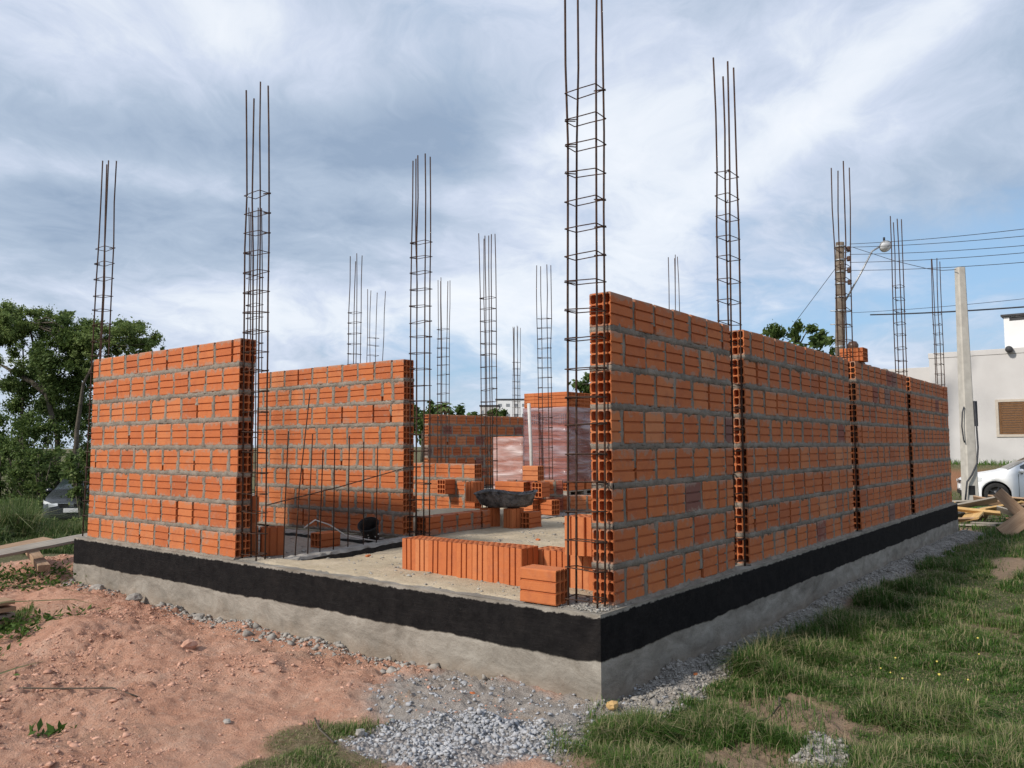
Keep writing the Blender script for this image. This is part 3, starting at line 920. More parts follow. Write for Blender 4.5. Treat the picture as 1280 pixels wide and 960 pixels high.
def wall(name, label, origin, ang, length, courses, odd_rate=0.03, start_full=None, wear='brick', odd_val=None,
         full_mortar=0.88, top_ragged=0.0, lip=True, hollow_ends=(True, True), skip=None):
    """a laid wall: local u runs along 'ang' from origin, v is its thickness (outer face v = 0, inner v = BW)"""
    t = thing(name, label, 'brick wall', origin, (0, 0, ang), 'freshly laid hollow brick walls')
    bk, mo = MB(), MB()
    rnd = random.Random(hash_str(label))
    prev_off = None
    for c in range(courses):
        z = c * COURSE + 0.012
        half = (c + (0 if start_full is None else start_full)) % 2
        u = 0.0
        sizes = []
        if half: sizes.append(PITCH_U * rnd.uniform(0.42, 0.58))
        while True:
            used = sum(sizes)
            rem = length - used
            if rem < PITCH_U * 1.3:
                if rem > PITCH_U * 1.02:
                    sizes += [rem * 0.52, rem * 0.48]
                else:
                    sizes.append(rem)
                break
            sizes.append(PITCH_U * rnd.uniform(0.97, 1.03))
        if len(sizes) > 1 and sizes[-1] < 0.05:
            sizes[-2] += sizes[-1]; sizes.pop()
        row_v = rnd.uniform(-0.003, 0.003)
        joints = []
        for k, s in enumerate(sizes):
            L = s - (0.026 if 0 < k < len(sizes) - 1 else 0.014) - rnd.uniform(0, 0.007)
            first, last = k == 0, k == len(sizes) - 1
            uc = u + s / 2
            if first: uc = u + L / 2
            if last: uc = u + s - L / 2
            odd = 0.0
            if rnd.random() < odd_rate: odd = odd_val if odd_val is not None else rnd.uniform(0.1, 1.0)
            mt = Matrix.Translation((uc, BW / 2 + row_v + rnd.uniform(-0.003, 0.003), z + rnd.uniform(-0.002, 0.002)))
            mt = mt @ Matrix.Rotation(rnd.gauss(0, 0.008), 4, 'Z') @ Matrix.Rotation(rnd.gauss(0, 0.006), 4, 'Y') @ Matrix.Rotation(rnd.gauss(0, 0.008), 4, 'X')
            if not (skip and skip(c, k, uc)):
                hollow_brick(bk, L, BW, BH + rnd.uniform(-0.003, 0.002), mt, tint=min(1, max(0, rnd.gauss(0.55, 0.20))), odd=odd,
                             holes=(first and hollow_ends[0]) or (last and hollow_ends[1]))
            if not last: joints.append((u + s - 0.006 if not last else u + s))
            u += s
        # head joints: filled, half filled, or left as a dark gap with mortar only in the core
        for ju in joints:
            mo.box((ju - 0.012, 0.035, z - 0.01), (ju + 0.012, BW - 0.035, z + BH - 0.01))
            r = rnd.random()
            zlo, zhi = z - 0.008, z + BH + (0.006 if c < courses - 1 else -0.004 - rnd.uniform(0, .02))
            if r > full_mortar:
                if rnd.random() < 0.5: zlo = z + BH * rnd.uniform(0.25, 0.7)
                else: continue
            for side in (0, 1):
                nst = 7
                vs = []
                wv = rnd.uniform(0.012, 0.019)
                for i in range(nst + 1):
                    zz = zlo + (zhi - zlo) * i / nst
                    out = rnd.uniform(-0.008, 0.004)
                    fl = 0.010 * abs(2 * i / nst - 1) ** 3
                    a, b_ = wv + fl + rnd.uniform(-0.006, 0.007), wv + fl + rnd.uniform(-0.006, 0.007)
                    for du, dv in ((-a - 0.004, 0.012), (-a, -out * 0.4), (0, -out), (b_, -out * 0.4), (b_ + 0.004, 0.012)):
                        vs.append((ju + du, dv if side == 0 else BW - dv, zz))
                fs = [(i * 5 + k, i * 5 + k + 1, (i + 1) * 5 + k + 1, (i + 1) * 5 + k) for i in range(nst) for k in range(4)]
                mo.add(vs, fs, smooth=True)
        # bed joint under this course
        zb0, zb1 = (z - (COURSE - BH), z)
        if c == 0: zb0 = -0.005
        nst = max(4, int(length / 0.022))
        for side in (0, 1):
            vs = []
            ph = rnd.uniform(0, 10)
            for i in range(nst + 1):
                uu = length * i / nst
                wav = math.sin(uu * 7 + ph) * 0.5 + math.sin(uu * 17 + ph * 2) * 0.3
                out = -0.003 + 0.004 * wav + rnd.uniform(-0.005, 0.007)
                up, dn = max(-.003, rnd.gauss(0.003, 0.006)) + 0.004 * wav, max(-.003, rnd.gauss(0.003, 0.006)) - 0.004 * wav
                if rnd.random() < .10: up += rnd.uniform(.004, .016); out += .003
                if rnd.random() < .10: dn += rnd.uniform(.004, .016); out += .003
                if c == 0: dn = 0.004; out += 0.006 if lip else 0
                for dz, dv in ((zb0 - dn - 0.004, 0.010), (zb0 - dn, -out * 0.3), ((zb0 + zb1) / 2, -out), (zb1 + up, -out * 0.2), (zb1 + up + 0.004, 0.010)):
                    vs.append((uu, dv if side == 0 else BW - dv, dz))
            fs = [(i * 5 + k, i * 5 + k + 1, (i + 1) * 5 + k + 1, (i + 1) * 5 + k) for i in range(nst) for k in range(4)]
            mo.add(vs, fs, smooth=True)
        # rough ends of the bed
        for ue, sg in ((0.0, -1), (length, 1)):
            vs = []
            nv = 5
            for i in range(nv + 1):
                vv = BW * i / nv
                for zz, o in ((zb0 - 0.006, -0.008), (zb0 + 0.004, rnd.uniform(-0.004, 0.008)), (zb1 - 0.003, rnd.uniform(-0.004, 0.008)), (zb1 + 0.006, -0.008)):
                    vs.append((ue + sg * o, vv, zz))
            fs = [(i * 4 + k, i * 4 + k + 1, (i + 1) * 4 + k + 1, (i + 1) * 4 + k) for i in range(nv) for k in range(3)]
            mo.add(vs, fs, smooth=True)
        mo.box((0.01, 0.02, zb0 + 0.002), (length - 0.01, BW - 0.02, zb1 - 0.001))
    # mortar fillet along the foot of the outer face
    if lip:
        nst = int(length / 0.04)
        vs = []
        for i in range(nst + 1):
            uu = length * i / nst
            a, b_ = rnd.uniform(0.012, 0.03), rnd.uniform(0.006, 0.02)
            for dv, dz in ((0.006, b_ + 0.006), (-a * 0.35, b_ * 0.6), (-a, -0.012)):
                vs.append((uu, dv, dz))
        mo.add(vs, [(i * 3 + k, i * 3 + k + 1, (i + 1) * 3 + k + 1, (i + 1) * 3 + k) for i in range(nst) for k in range(2)], smooth=True)
    if top_ragged:
        zt = courses * COURSE - 0.012
        for i in range(int(length / 0.07)):
            if rnd.random() > top_ragged: continue
            u0 = rnd.uniform(0.05, length - 0.05); w_ = rnd.uniform(0.02, 0.07); h = rnd.uniform(0.006, 0.028)
            lumpy(mo, (u0, rnd.uniform(0.04, 0.10), zt), (w_, 0.05, h), rnd)
    bk.obj('brickwork', M[wear], t)
    mo.obj('mortar', M['mortar'], t)
    return t


def hash_str(s):
    h = 7
    for ch in s: h = (h * 131 + ord(ch)) & 0x7fffffff
    return h


def lumpy(mb, c, r, rnd, n=8, **k):
    """small irregular stone-like lump"""
    vs = []; fs = []
    rows = ((-0.75, 0.7), (-0.15, 1.0), (0.5, 0.8))
    for zz, rr in rows:
        for j in range(n):
            a = 2 * PI * j / n; q = rr * rnd.uniform(0.75, 1.12)
            vs.append((c[0] + r[0] * q * math.cos(a), c[1] + r[1] * q * math.sin(a), c[2] + r[2] * zz * rnd.uniform(0.8, 1.15)))
    b = len(vs)
    vs += [(c[0], c[1], c[2] - r[2]), (c[0] + r[0] * rnd.uniform(-.2, .2), c[1], c[2] + r[2] * rnd.uniform(0.7, 1))]
    for i in range(2):
        for j in range(n):
            fs.append((i * n + j, i * n + (j + 1) % n, (i + 1) * n + (j + 1) % n, (i + 1) * n + j))
    for j in range(n):
        fs.append((b, (j + 1) % n, j)); fs.append((b + 1, 2 * n + j, 2 * n + (j + 1) % n))
    mb.add(vs, fs, **k)


E0 = 0.034
XW, YW = 0.0, PI / 2                         # wall running along x: outer face -y;  along y: see below
wall('brick_wall', 'shaded eight-course brick wall nearest the foundation corner, ending at the tallest rebar cage', (0.198, E0, 0), 0, 1.604, 8, 0.025, 1, odd_val=None)
wall('brick_wall', 'shaded brick wall with one grey brick near its top, second from the foundation corner', (2.071, E0, 0), 0, 2.62, 8, 0.03, 0)
wall('brick_wall', 'shaded brick wall carrying one loose brick on its top end', (4.950, E0, 0), 0, 2.17, 8, 0.03, 1, top_ragged=0.5)
wall('brick_wall', 'shaded brick wall at the far end, nearest the white car', (7.349, E0, 0), 0, 2.408, 8, 0.03, 0, top_ragged=0.25)
# walls running along y: rotate -90 deg so that local v (thickness) points to +x; u runs towards -y
wall('brick_wall', 'bright orange sunlit brick wall standing beside the leafy trees', (E0, 5.719, 0), -PI / 2, 2.431, 8, 0.02, 0, odd_val=0.06)
wall('brick_wall', 'sunlit inner brick wall behind the row of thin upright rods', (1.893, 5.76, 0), -PI / 2, 2.379, 8, 0.07, 1, odd_val=0.07, lip=False)
wall('brick_wall', 'low one-course wall capped with sand, in front of the rubber trough', (2.16, 3.33, -0.03), math.radians(3), 1.05, 1, 0.12, 0, odd_val=0.15, lip=False)
wall('brick_wall', 'three-course half-built wall behind the sand bed', (4.3, 6.1, 0), -PI / 2, 1.55, 3, 0.0, 1, lip=False)
wall('brick_wall', 'dull red back wall under the distant treetops', (8.0, 8.95, 0), math.radians(-9), 4.6, 7, 0.22, 0, odd_val=None, lip=False)
wall('brick_wall', 'low wall with thick white mortar joints in front of the tall wrapped stack', (5.12, 3.92, 0), math.radians(-38), 2.2, 1, 0.0, 0, lip=False)
wall('brick_wall', 'two-course stub wall beside the rubber trough', (4.72, 4.35, 0), math.radians(-60), 0.72, 2, 0.5, 0, odd_val=0.3, lip=False)


# ------------------------------------------------------------------ rebar cages
def bar_mesh(seed, L=3.78):
    rnd = random.Random(seed)
    mb = MB()
    pts = []; dx = dy = 0
    for i in range(10):
        z = L * i / 9 - 0.04
        if z > 2.8:
            dx += rnd.gauss(0, 0.006); dy += rnd.gauss(0, 0.006)
        pts.append((dx + rnd.gauss(0, 0.0012), dy + rnd.gauss(0, 0.0012), z))
    mb.tube(pts, 0.0064, 6)
    return mb.mesh('bar', M['rust'])


def stirrup_mesh(seed, a=0.098, b=0.046):
    rnd = random.Random(seed)
    mb = MB()
    j = lambda: rnd.uniform(-0.004, 0.004)
    pts = [(-a + 0.06, -b + 0.018, 0.004 + j()), (-a - 0.006, -b - 0.006, 0.004), (a + j(), -b - 0.006, j()), (a + 0.006, b + 0.006, j()),
           (-a - 0.006, b + 0.006, j()), (-a - 0.006, -b - 0.006, -0.003), (-a + 0.045, -b + 0.03, -0.003 + j())]
    P2 = []
    for p, q in zip(pts, pts[1:]):
        p, q = Vector(p), Vector(q)
        P2 += [p.lerp(q, 0.02), p.lerp(q, 0.5) + Vector((j(), j(), j())) * 0.5, p.lerp(q, 0.98)]
    mb.tube(P2, 0.0033, 5)
    return mb.mesh('stirrup', M['rust'])


BARS = [bar_mesh(s) for s in range(6)]
STIR = [stirrup_mesh(s) for s in range(5)]


def make_cage(label, x, y, along_y, lean=(0, 0), top=3.74, n=19, extra=(), seed=0):
    rnd = random.Random(seed)
    t = thing('rebar_column', label, 'rebar column', (x, y, -0.02), (lean[0], lean[1], PI / 2 if along_y else 0), 'rebar columns rising above the walls')
    a, b = 0.092, 0.040
    sp = [(-a, -b), (a, -b), (a, b), (-a, b)] + list(extra)
    for i, (u, v) in enumerate(sp):
        o = link('bar', BARS[(i + seed) % 6], t, (u, v, rnd.uniform(-0.08, 0.0)), (rnd.gauss(0, 0.003), rnd.gauss(0, 0.003), rnd.uniform(0, 6)))
        o.scale.z = (top + 0.02) / 3.74
    z = 0.06
    for k in range(n):
        o = link('stirrup', STIR[(k * 3 + seed) % 5], t, (rnd.uniform(-.002, .002), rnd.uniform(-.002, .002), z + rnd.gauss(0, 0.006)),
                 (rnd.gauss(0, 0.035), rnd.gauss(0, 0.03), (PI if rnd.random() < 0.5 else 0) + rnd.gauss(0, 0.01)))
        z += 2.80 / (n - 1) * 1.0
    return t


CAGES = [
    ('tallest rebar cage at the near corner of the foundation, running out of the top of the photo', .125, .165, True, (0.004, -0.006)),
    ('rebar cage in the gap between the nearest shaded wall and the next one', 1.955, .105, False, (0.0, 0.012)),
    ('rebar cage behind the loose brick on the wall top, beside the street lamp pole', 4.84, .11, False, (0, 0.018)),
    ('rebar cage in the gap before the farthest shaded wall', 7.24, .11, False, (0, 0.014)),
    ('rebar cage at the far end of the shaded walls, next to the concrete post', 9.87, .16, False, (0, 0.03)),
    ('rebar cage standing against the leafy trees at the outer end of the sunlit wall', .12, 5.83, True, (0.012, 0.0)),
    ('rebar cage at the open end of the bright sunlit wall beside the trees', .13, 3.19, True, (-0.012, 0.0)),
    ('rebar cage at the open end of the inner wall, in front of the low sand bed', 1.98, 3.24, True, (-0.005, -0.004)),
    ('thin-looking rebar cage seen through the cage of the bright sunlit wall', 2.0, 5.95, True, (-0.01, 0.01)),
    ('rebar cage with one splayed bar rising behind the inner wall', 4.32, 6.92, True, (0.006, 0.004)),
    ('smallest rebar cage above the inner wall, just beyond the one with a splayed bar', 6.42, 8.85, False, (0.003, 0.004)),
    ('rebar cage above the dull red back wall, behind the open end of the inner wall', 6.46, 7.11, True, (0.004, 0.006)),
    ('rebar cage bundled with extra bars at the end of the half-built wall', 4.64, 4.58, True, (-0.006, 0.004)),
    ('most distant rebar cage, above the back wall beyond the bundled cage', 11.54, 9.48, False, (0.0, 0.0)),
    ('rebar cage in front of the tall wrapped brick stack', 6.57, 5.05, True, (-0.006, 0.004)),
    ('bare bar tips of a rebar cage showing over the nearest shaded wall', 7.5, 3.3, False, (0.0, 0.0)),
]
for i, (lab, x, y, ay, lean) in enumerate(CAGES):
    ex = [(0.02, 0.02)] if 'sand bed' in lab else [(-0.045, 0.03), (0.05, -0.03)] if 'bundled' in lab else [(0.0, 0.03)] if 'dull red' in lab else ()
    t = make_cage(lab, x, y, ay, lean, 3.95 if i == 0 else 3.74, 19, ex, i)
    if 'splayed' in lab:
        t.children[1].rotation_euler.x += 0.03


# ------------------------------------------------------------------ loose bricks
def brick_mesh(seed):
    mb = MB(); rnd = random.Random(seed)
    hollow_brick(mb, BL, BW, BH, None, tint=rnd.uniform(0.35, 0.95))
    return mb.mesh('hollow_brick', M['brick_clean'])


BM = [brick_mesh(s) for s in range(9)]
_bk = [0]


def loose(label, loc, yaw=0.0, pose='flat', group=None, tilt=0.0, mesh=None):
    """pose: flat = holes to the ends, 0.19 high; side = lying on its broad face, 0.14 high; up = standing on end"""
    _bk[0] += 1
    me = mesh or BM[_bk[0] % 9]
    R = Matrix.Rotation(yaw, 4, 'Z')
    if pose == 'flat': m = R @ Matrix.Rotation(tilt, 4, 'Y')
    elif pose == 'side': m = R @ Matrix.Translation((0, BH / 2, BW / 2)) @ Matrix.Rotation(PI / 2, 4, 'X')
    else: m = R @ Matrix.Rotation(tilt, 4, 'Y') @ Matrix.Translation((BH / 2, 0, BL / 2)) @ Matrix.Rotation(-PI / 2, 4, 'Y')
    o = link('hollow_brick', me)
    o.matrix_world = Matrix.Translation(loc) @ m
    return tag(o, label, 'brick', group)


ORD = ['first', 'second', 'third', 'fourth', 'fifth', 'sixth', 'seventh', 'eighth', 'ninth', 'tenth']
# front row: bricks stood on end, 0.14 wide faces to the sun, from y = 1.99 towards y = 0.84
gp = 'hollow bricks stood on end in the front row'
for i in range(8):
    y = 1.92 - i * 0.1445
    x = 0.53 - 0.10 * (i / 7) + random.uniform(-0.006, 0.006)
    loose('orange brick stood on end, %s along the front row counted from the small room' % ORD[i], (x + BH / 2, y, -0.025 + 0.003 * i),
          random.gauss(0, 0.02), 'up', gp, random.gauss(0.0, 0.012))
gp2 = 'hollow bricks stood on end in the set-back row'
for i in range(5):
    y = 0.84 - i * 0.143
    loose('brick stood on end, %s in the set-back row running behind the single front brick' % ORD[i], (0.64 + random.uniform(-0.008, 0.008) + BH / 2, y, -0.03),
          random.gauss(0.0, 0.02), 'up', gp2, random.gauss(0.0, 0.01))
loose('pinkish brick lying alone at the slab edge beside the tallest rebar cage', (0.075, 0.405, 0.008), math.radians(-87), 'flat', tilt=0.01)
loose('upright brick standing at the corner behind the tallest rebar cage', (0.60, 0.50, 0.205), 0.05, 'up')
loose('upright brick standing beside its twin behind the tallest rebar cage', (0.62, 0.355, 0.205), -0.04, 'up')
loose('brick on the top end of a shaded wall, holes facing out', (5.16, 0.105, 8 * COURSE - 0.008), PI / 2, 'side')
# bricks in the small room
loose('dark brick stood on end in the small room, nearest the bright sunlit wall', (0.42, 3.72, -0.04), math.radians(-35), 'up')
loose('dark brick stood on end in the small room, beside the row of thin rods', (0.56, 3.56, -0.04), math.radians(-30), 'up')
loose('brick atop the pair standing in the small room', (0.62, 4.06, -0.04), math.radians(-25), 'up')
loose('upper brick on the stood brick near the bright sunlit wall', (0.66, 4.08, 0.19), math.radians(-25), 'up')
loose('brick lying half-hidden behind the thin rods on the floor of the small room', (1.20, 3.66, -0.10), math.radians(5), 'flat')
# bricks round the rubber trough
loose('brick stood on end propping the trough, beside the low sand-capped wall', (3.34, 3.50, -0.05), math.radians(-8), 'up')
loose('brick stood on end propping the trough, behind the holed brick', (3.42, 3.23, -0.05), math.radians(-5), 'up')
loose('brick with holes facing the row of orange bricks, lying before the trough', (3.56, 3.11, -0.045), math.radians(2), 'flat')
loose('upright brick leaning behind the end of the trough on the sand bed', (3.78, 4.10, 0.20), math.radians(-4), 'up')
loose('dark-holed brick at the edge of the sand bed near the inner wall', (2.75, 4.25, 0.13), math.radians(92), 'flat')
loose('dark-holed brick set in the half-built wall face', (4.22, 4.95, 0.24), math.radians(0), 'flat')
gp3 = 'bricks in the short stack behind the trough'
loose('topmost brick of the short stack in front of the wrapped stacks', (4.63, 3.86, 0.42), math.radians(93), 'flat', gp3)
loose('brick with holes showing in the short stack behind the trough', (4.68, 3.78, 0.215), math.radians(10), 'flat', gp3)
loose('smooth-sided brick in the short stack, nearest the half-built wall', (4.62, 4.30, 0.215), math.radians(92), 'flat', gp3)
loose('smooth-sided middle brick of the short stack behind the trough', (4.60, 4.05, 0.215), math.radians(89), 'flat', gp3)
loose('bottom brick of the short stack, under its topmost brick', (4.62, 3.92, 0.0), math.radians(88), 'flat', gp3)
loose('bottom brick of the short stack, under the holed brick', (4.72, 3.68, 0.0), math.radians(80), 'flat', gp3)


# raised sand bed between the low walls
def build_sand_bed():
    xs = np.arange(2.2, 4.3, 0.05); ys = np.arange(3.42, 4.9, 0.05)
    X, Y = np.meshgrid(xs, ys)
    e = np.minimum.reduce([X - 2.2, 4.25 - X, (Y - 3.42) * 2.2, 4.85 - Y])
    Z = 0.15 * sstep(0.0, 0.18, e) - 0.06 + 0.03 * (fbm(X, Y, 3, 4, 71) - 0.5)
    v = np.stack([X, Y, Z], -1).reshape(-1, 3)
    nx, ny = len(xs), len(ys)
    i = np.arange(nx * ny).reshape(ny, nx)
    f = np.stack([i[:-1, :-1], i[:-1, 1:], i[1:, 1:], i[1:, :-1]], -1).reshape(-1, 4)
    me = np_mesh('sand_pile', v, f, M['sand'])
    me.polygons.foreach_set('use_smooth', np.ones(len(me.polygons), bool))
    o = link('sand_pile', me)
    tag(o, 'raised bed of pale sand between the low walls inside the house', 'sand pile', kind='stuff')


build_sand_bed()


# ------------------------------------------------------------------ wrapped brick stacks
def film_mat(name, c1, c2, f0, f1, f2):
    m, g, b, out = new_mat(name)
    t = g.node('ShaderNodeTexCoord').outputs['Object']
    st = g.node('ShaderNodeMapping', {'Vector': t, 'Rotation': (0.45, 0.45, 0), 'Scale': (0.8, 0.8, 4.5)}).outputs[0]
    n = g.noise(st, 1.6, 3, 0.5, 0.5)
    setc(g, b, 'Base Color', g.ramp(n, [(0.35, c1), (0.7, c2)]))
    b.inputs['Roughness'].default_value = 0.22
    b.inputs['Specular IOR Level'].default_value = 0.6
    bump(g, b, n, 0.9, 0.05)
    tr = g.node('ShaderNodeBsdfTransparent', {'Color': (0.95, 0.86, 0.86, 1)})
    fac = g.ramp(n, [(0.35, f0), (0.52, f1), (0.66, f2)])
    ms = g.node('ShaderNodeMixShader', {0: fac, 1: tr.outputs[0], 2: b.outputs[0]})
    g.l.new(ms.outputs[0], out.inputs[0])
    return m


M['film'] = film_mat('stretch_film', (0.20, 0.135, 0.155), (0.45, 0.37, 0.40), .34, .45, .72)
M['film_pale'] = film_mat('pale_stretch_film', (0.42, 0.25, 0.22), (0.72, 0.60, 0.58), .45, .58, .85)


def stack(label, loc, rot, nx, ny, courses, turned, wrap, pallet=0.0, film='film'):
    """bricks laid with holes to -y; courses in 'turned' have their holes to -x"""
    t = thing('brick_stack', label, 'brick stack', loc, (0, 0, rot), 'wrapped stacks of bricks')
    mb = MB(); rnd = random.Random(hash_str(label))
    Wx, Wy = nx * 0.142, ny * 0.232
    for c in range(courses):
        z = pallet + c * 0.191
        if c in turned:
            a, b_ = max(1, int(Wy / 0.142)), max(1, int(Wx / 0.232))
            for i in range(b_):
                for j in range(a):
                    if 0 < i < b_ - 1 and 0 < j < a - 1: continue
                    mt = Matrix.Translation((0.116 + i * (Wx - 0.232) / max(1, b_ - 1), 0.071 + j * (Wy - 0.142) / max(1, a - 1), z)) @ Matrix.Rotation(rnd.gauss(0, .006), 4, 'Z')
                    hollow_brick(mb, BL, BW, BH, mt, tint=rnd.uniform(.25, .8), holes=(i == 0))
        else:
            for i in range(nx):
                for j in range(ny):
                    if 0 < i < nx - 1 and 0 < j < ny - 1: continue
                    mt = Matrix.Translation((0.071 + i * 0.142, 0.116 + j * 0.232, z)) @ Matrix.Rotation(PI / 2 + rnd.gauss(0, .006), 4, 'Z')
                    hollow_brick(mb, BL, BW, BH, mt, tint=rnd.uniform(.25, .8), holes=(j == 0))
    mb.obj('bricks', M['brick_clean'], t)
    z0, z1 = wrap
    f = MB()
    P = []
    nseg = 56
    per = [(0, 0), (Wx, 0), (Wx, Wy), (0, Wy)]
    rows = 22
    for r in range(rows + 1):
        z = z0 + (z1 - z0) * r / rows
        for k in range(4):
            a, b_ = Vector(per[k]), Vector(per[(k + 1) % 4])
            nrm = Vector((b_ - a).to_tuple()).normalized(); nrm = Vector((nrm.y, -nrm.x))
            for s in range(nseg // 4):
                q = a.lerp(b_, s / (nseg // 4))
                o = 0.010 + 0.010 * rnd.random() + 0.010 * math.sin(z * 9 + q.x * 7 - q.y * 6)
                q = q + nrm * o + (Vector((-1 if k in (0, 3) else 1, -1 if k < 2 else 1)) * 0.006 if s == 0 else Vector((0, 0)))
                P.append((q.x, q.y, z))
    n = 4 * (nseg // 4)
    F = [(r * n + j, r * n + (j + 1) % n, (r + 1) * n + (j + 1) % n, (r + 1) * n + j) for r in range(rows) for j in range(n)]
    f.add(P, F, smooth=True)
    f.obj('plastic_wrap', M[film], t)
    if pallet:
        w = MB()
        for j in range(5):
            w.bbox((0, j * (Wy - 0.1) / 4, pallet - 0.022), (Wx, j * (Wy - 0.1) / 4 + 0.1, pallet - 0.002), 0.003)
        for i in range(3):
            w.bbox((i * (Wx - 0.1) / 2, 0, 0), (i * (Wx - 0.1) / 2 + 0.1, Wy, pallet - 0.024), 0.003)
        w.obj('pallet', M['wood_grey'], t)
    return t


stack('tall stack of bricks in loose pinkish stretch film, one course turned holes-out', (8.0, 5.63, -0.02), 0, 8, 4, 9, (0, 6), (0.24, 1.55), 0.1)
stack('shorter stack of bricks in tight pale pink film beside the tall stack', (8.25, 6.78, -0.02), 0, 6, 3, 5, (), (0.05, 1.04), 0.1, 'film_pale')

# pale timber prop leaning on the tall stack
mb = MB(); mb.tube([(0, 0, 0), (0.04, 0.05, 0.85), (0.05, 0.1, 1.62)], 0.03, 8)
tag(mb.obj('timber_prop', M['pvc'], None, (7.72, 6.18, -0.02)), 'pale thin prop standing upright in front of the tall wrapped stack', 'prop')


# ------------------------------------------------------------------ trough, bucket, thin rods, wire
def build_trough():
    t = thing('mortar_trough', 'black rubber mortar trough with dried cement, resting on bricks', 'trough', (3.45, 3.36, 0.185), (0, 0, math.radians(-62)))
    mb = MB(); n = 40
    prof = [(0.0, 0.012), (0.62, 0.0), (0.86, 0.03), (1.0, 0.13), (1.04, 0.16), (1.0, 0.165), (0.93, 0.13), (0.80, 0.05), (0.0, 0.035)]
    vs = []; rnd = random.Random(5)
    for k, (r, z) in enumerate(prof):
        for j in range(n):
            a = 2 * PI * j / n
            w = 1 + 0.045 * math.sin(a * 5 + k) + 0.04 * math.sin(a * 9 + 2 * k) + rnd.uniform(-.02, .02)
            rr = r * w
            vs.append((0.33 * rr * math.cos(a), 0.20 * rr * math.sin(a), z + (0.018 * math.sin(a * 3 + 1) + 0.012 * math.sin(a * 8)) * min(1, r) * (z > 0.1)))
    fs = [(i * n + j, i * n + (j + 1) % n, (i + 1) * n + (j + 1) % n, (i + 1) * n + j) for i in range(len(prof) - 1) for j in range(n)]
    mb.add(vs, fs, smooth=True)
    mb.obj('shell', M['rubber'], t)
    mb = MB()
    for j in range(n):
        pass
    mb.tube([(0.33 * 1.03 * math.cos(2 * PI * j / 24) * (1 + 0.03 * math.sin(j * 1.7)), 0.20 * 1.03 * math.sin(2 * PI * j / 24), 0.162 + 0.018 * math.sin(2 * PI * j / 8 + 1)) for j in range(25)], 0.012, 6)
    mb.obj('rim', M['rubber'], t)


build_trough()


def build_bucket():
    mt = Euler((math.radians(36), 0, math.radians(-62))).to_matrix().to_4x4()
    t = thing('rubber_bucket', 'cement-specked black rubber bucket leaning over by the inner wall', 'bucket', (1.52, 3.42, 0.075))
    t.scale = (.78, .78, .78)
    mb = MB()
    mb.lathe([(0.001, -0.12), (0.085, -0.12), (0.092, -0.09), (0.10, 0.0), (0.118, 0.10), (0.126, 0.112), (0.122, 0.12), (0.108, 0.10), (0.092, 0.0), (0.08, -0.10), (0.001, -0.105)], 24, mt)
    mb.obj('shell', M['black_rubber'], t)
    mb = MB()
    mb.tube([mt @ Vector((0.122 * math.cos(a), 0.122 * math.sin(a), 0.116)) for a in np.linspace(0, 2 * PI, 25)], 0.009, 6)
    mb.obj('rim', M['tyre'], t)
    mb = MB(); rnd = random.Random(3)
    for i in range(12):
        a = rnd.uniform(0, 2 * PI); z = rnd.uniform(-.09, .09)
        c = mt @ Vector((0.106 * math.cos(a), 0.106 * math.sin(a), z))
        lumpy(mb, c, (.010, .010, .010), rnd, 6)
    o = mb.obj('cement_specks', M['speck'], t); o['kind'] = 'stuff'


build_bucket()

rods = [(0.30, 0.98, 0.02), (0.42, 0.96, 0.10), (0.56, 0.96, 0.03), (0.70, 0.83, 0.01), (0.86, 0.88, 0.0), (1.04, 0.95, 0.0), (1.24, 0.90, 0.0), (1.42, 0.86, 0.0)]
rod_label = ['thin rusty rod nearest the bright sunlit wall in the row of upright rods', 'longest upright rod, leaning, second from the bright sunlit wall',
             'thin upright rod third from the bright sunlit wall', 'short thin upright rod fourth from the bright sunlit wall',
             'thin upright rod fourth from the rubber bucket', 'thin upright rod third from the rubber bucket',
             'thin upright rod second from the rubber bucket', 'thin upright rod nearest the rubber bucket']
for i, (x, h, ln) in enumerate(rods):
    mb = MB(); hh = h + (0.33 if i == 1 else 0)
    mb.tube([(0, 0, -0.05), (ln * 0.3, 0, hh * 0.4), (ln * 1.2, random.uniform(-.01, .01), hh)], 0.0048, 6)
    tag(mb.obj('rebar_rod', M['rust'], None, (x, 3.0 + 0.16 * x, 0)), rod_label[i], 'steel rod', 'thin rods rising from the inner beam')
mb = MB(); mb.tube([(0.12, 3.02, 0.42), (0.9, 3.12, 0.52), (1.88, 3.30, 0.66)], 0.0045, 6)
tag(mb.obj('rebar_rod', M['rust']), 'long rusty rod slanting across the row of upright rods', 'steel rod')
mb = MB(); mb.tube([(0.72, 3.35, 0.18), (0.82, 3.33, 0.24), (0.95, 3.30, 0.19), (1.10, 3.27, 0.09), (1.30, 3.24, 0.04), (1.45, 3.26, 0.01)], 0.006, 6)
tag(mb.obj('wire_offcut', M['pvc']), 'pale curved wire end springing up between the thin rods', 'wire')


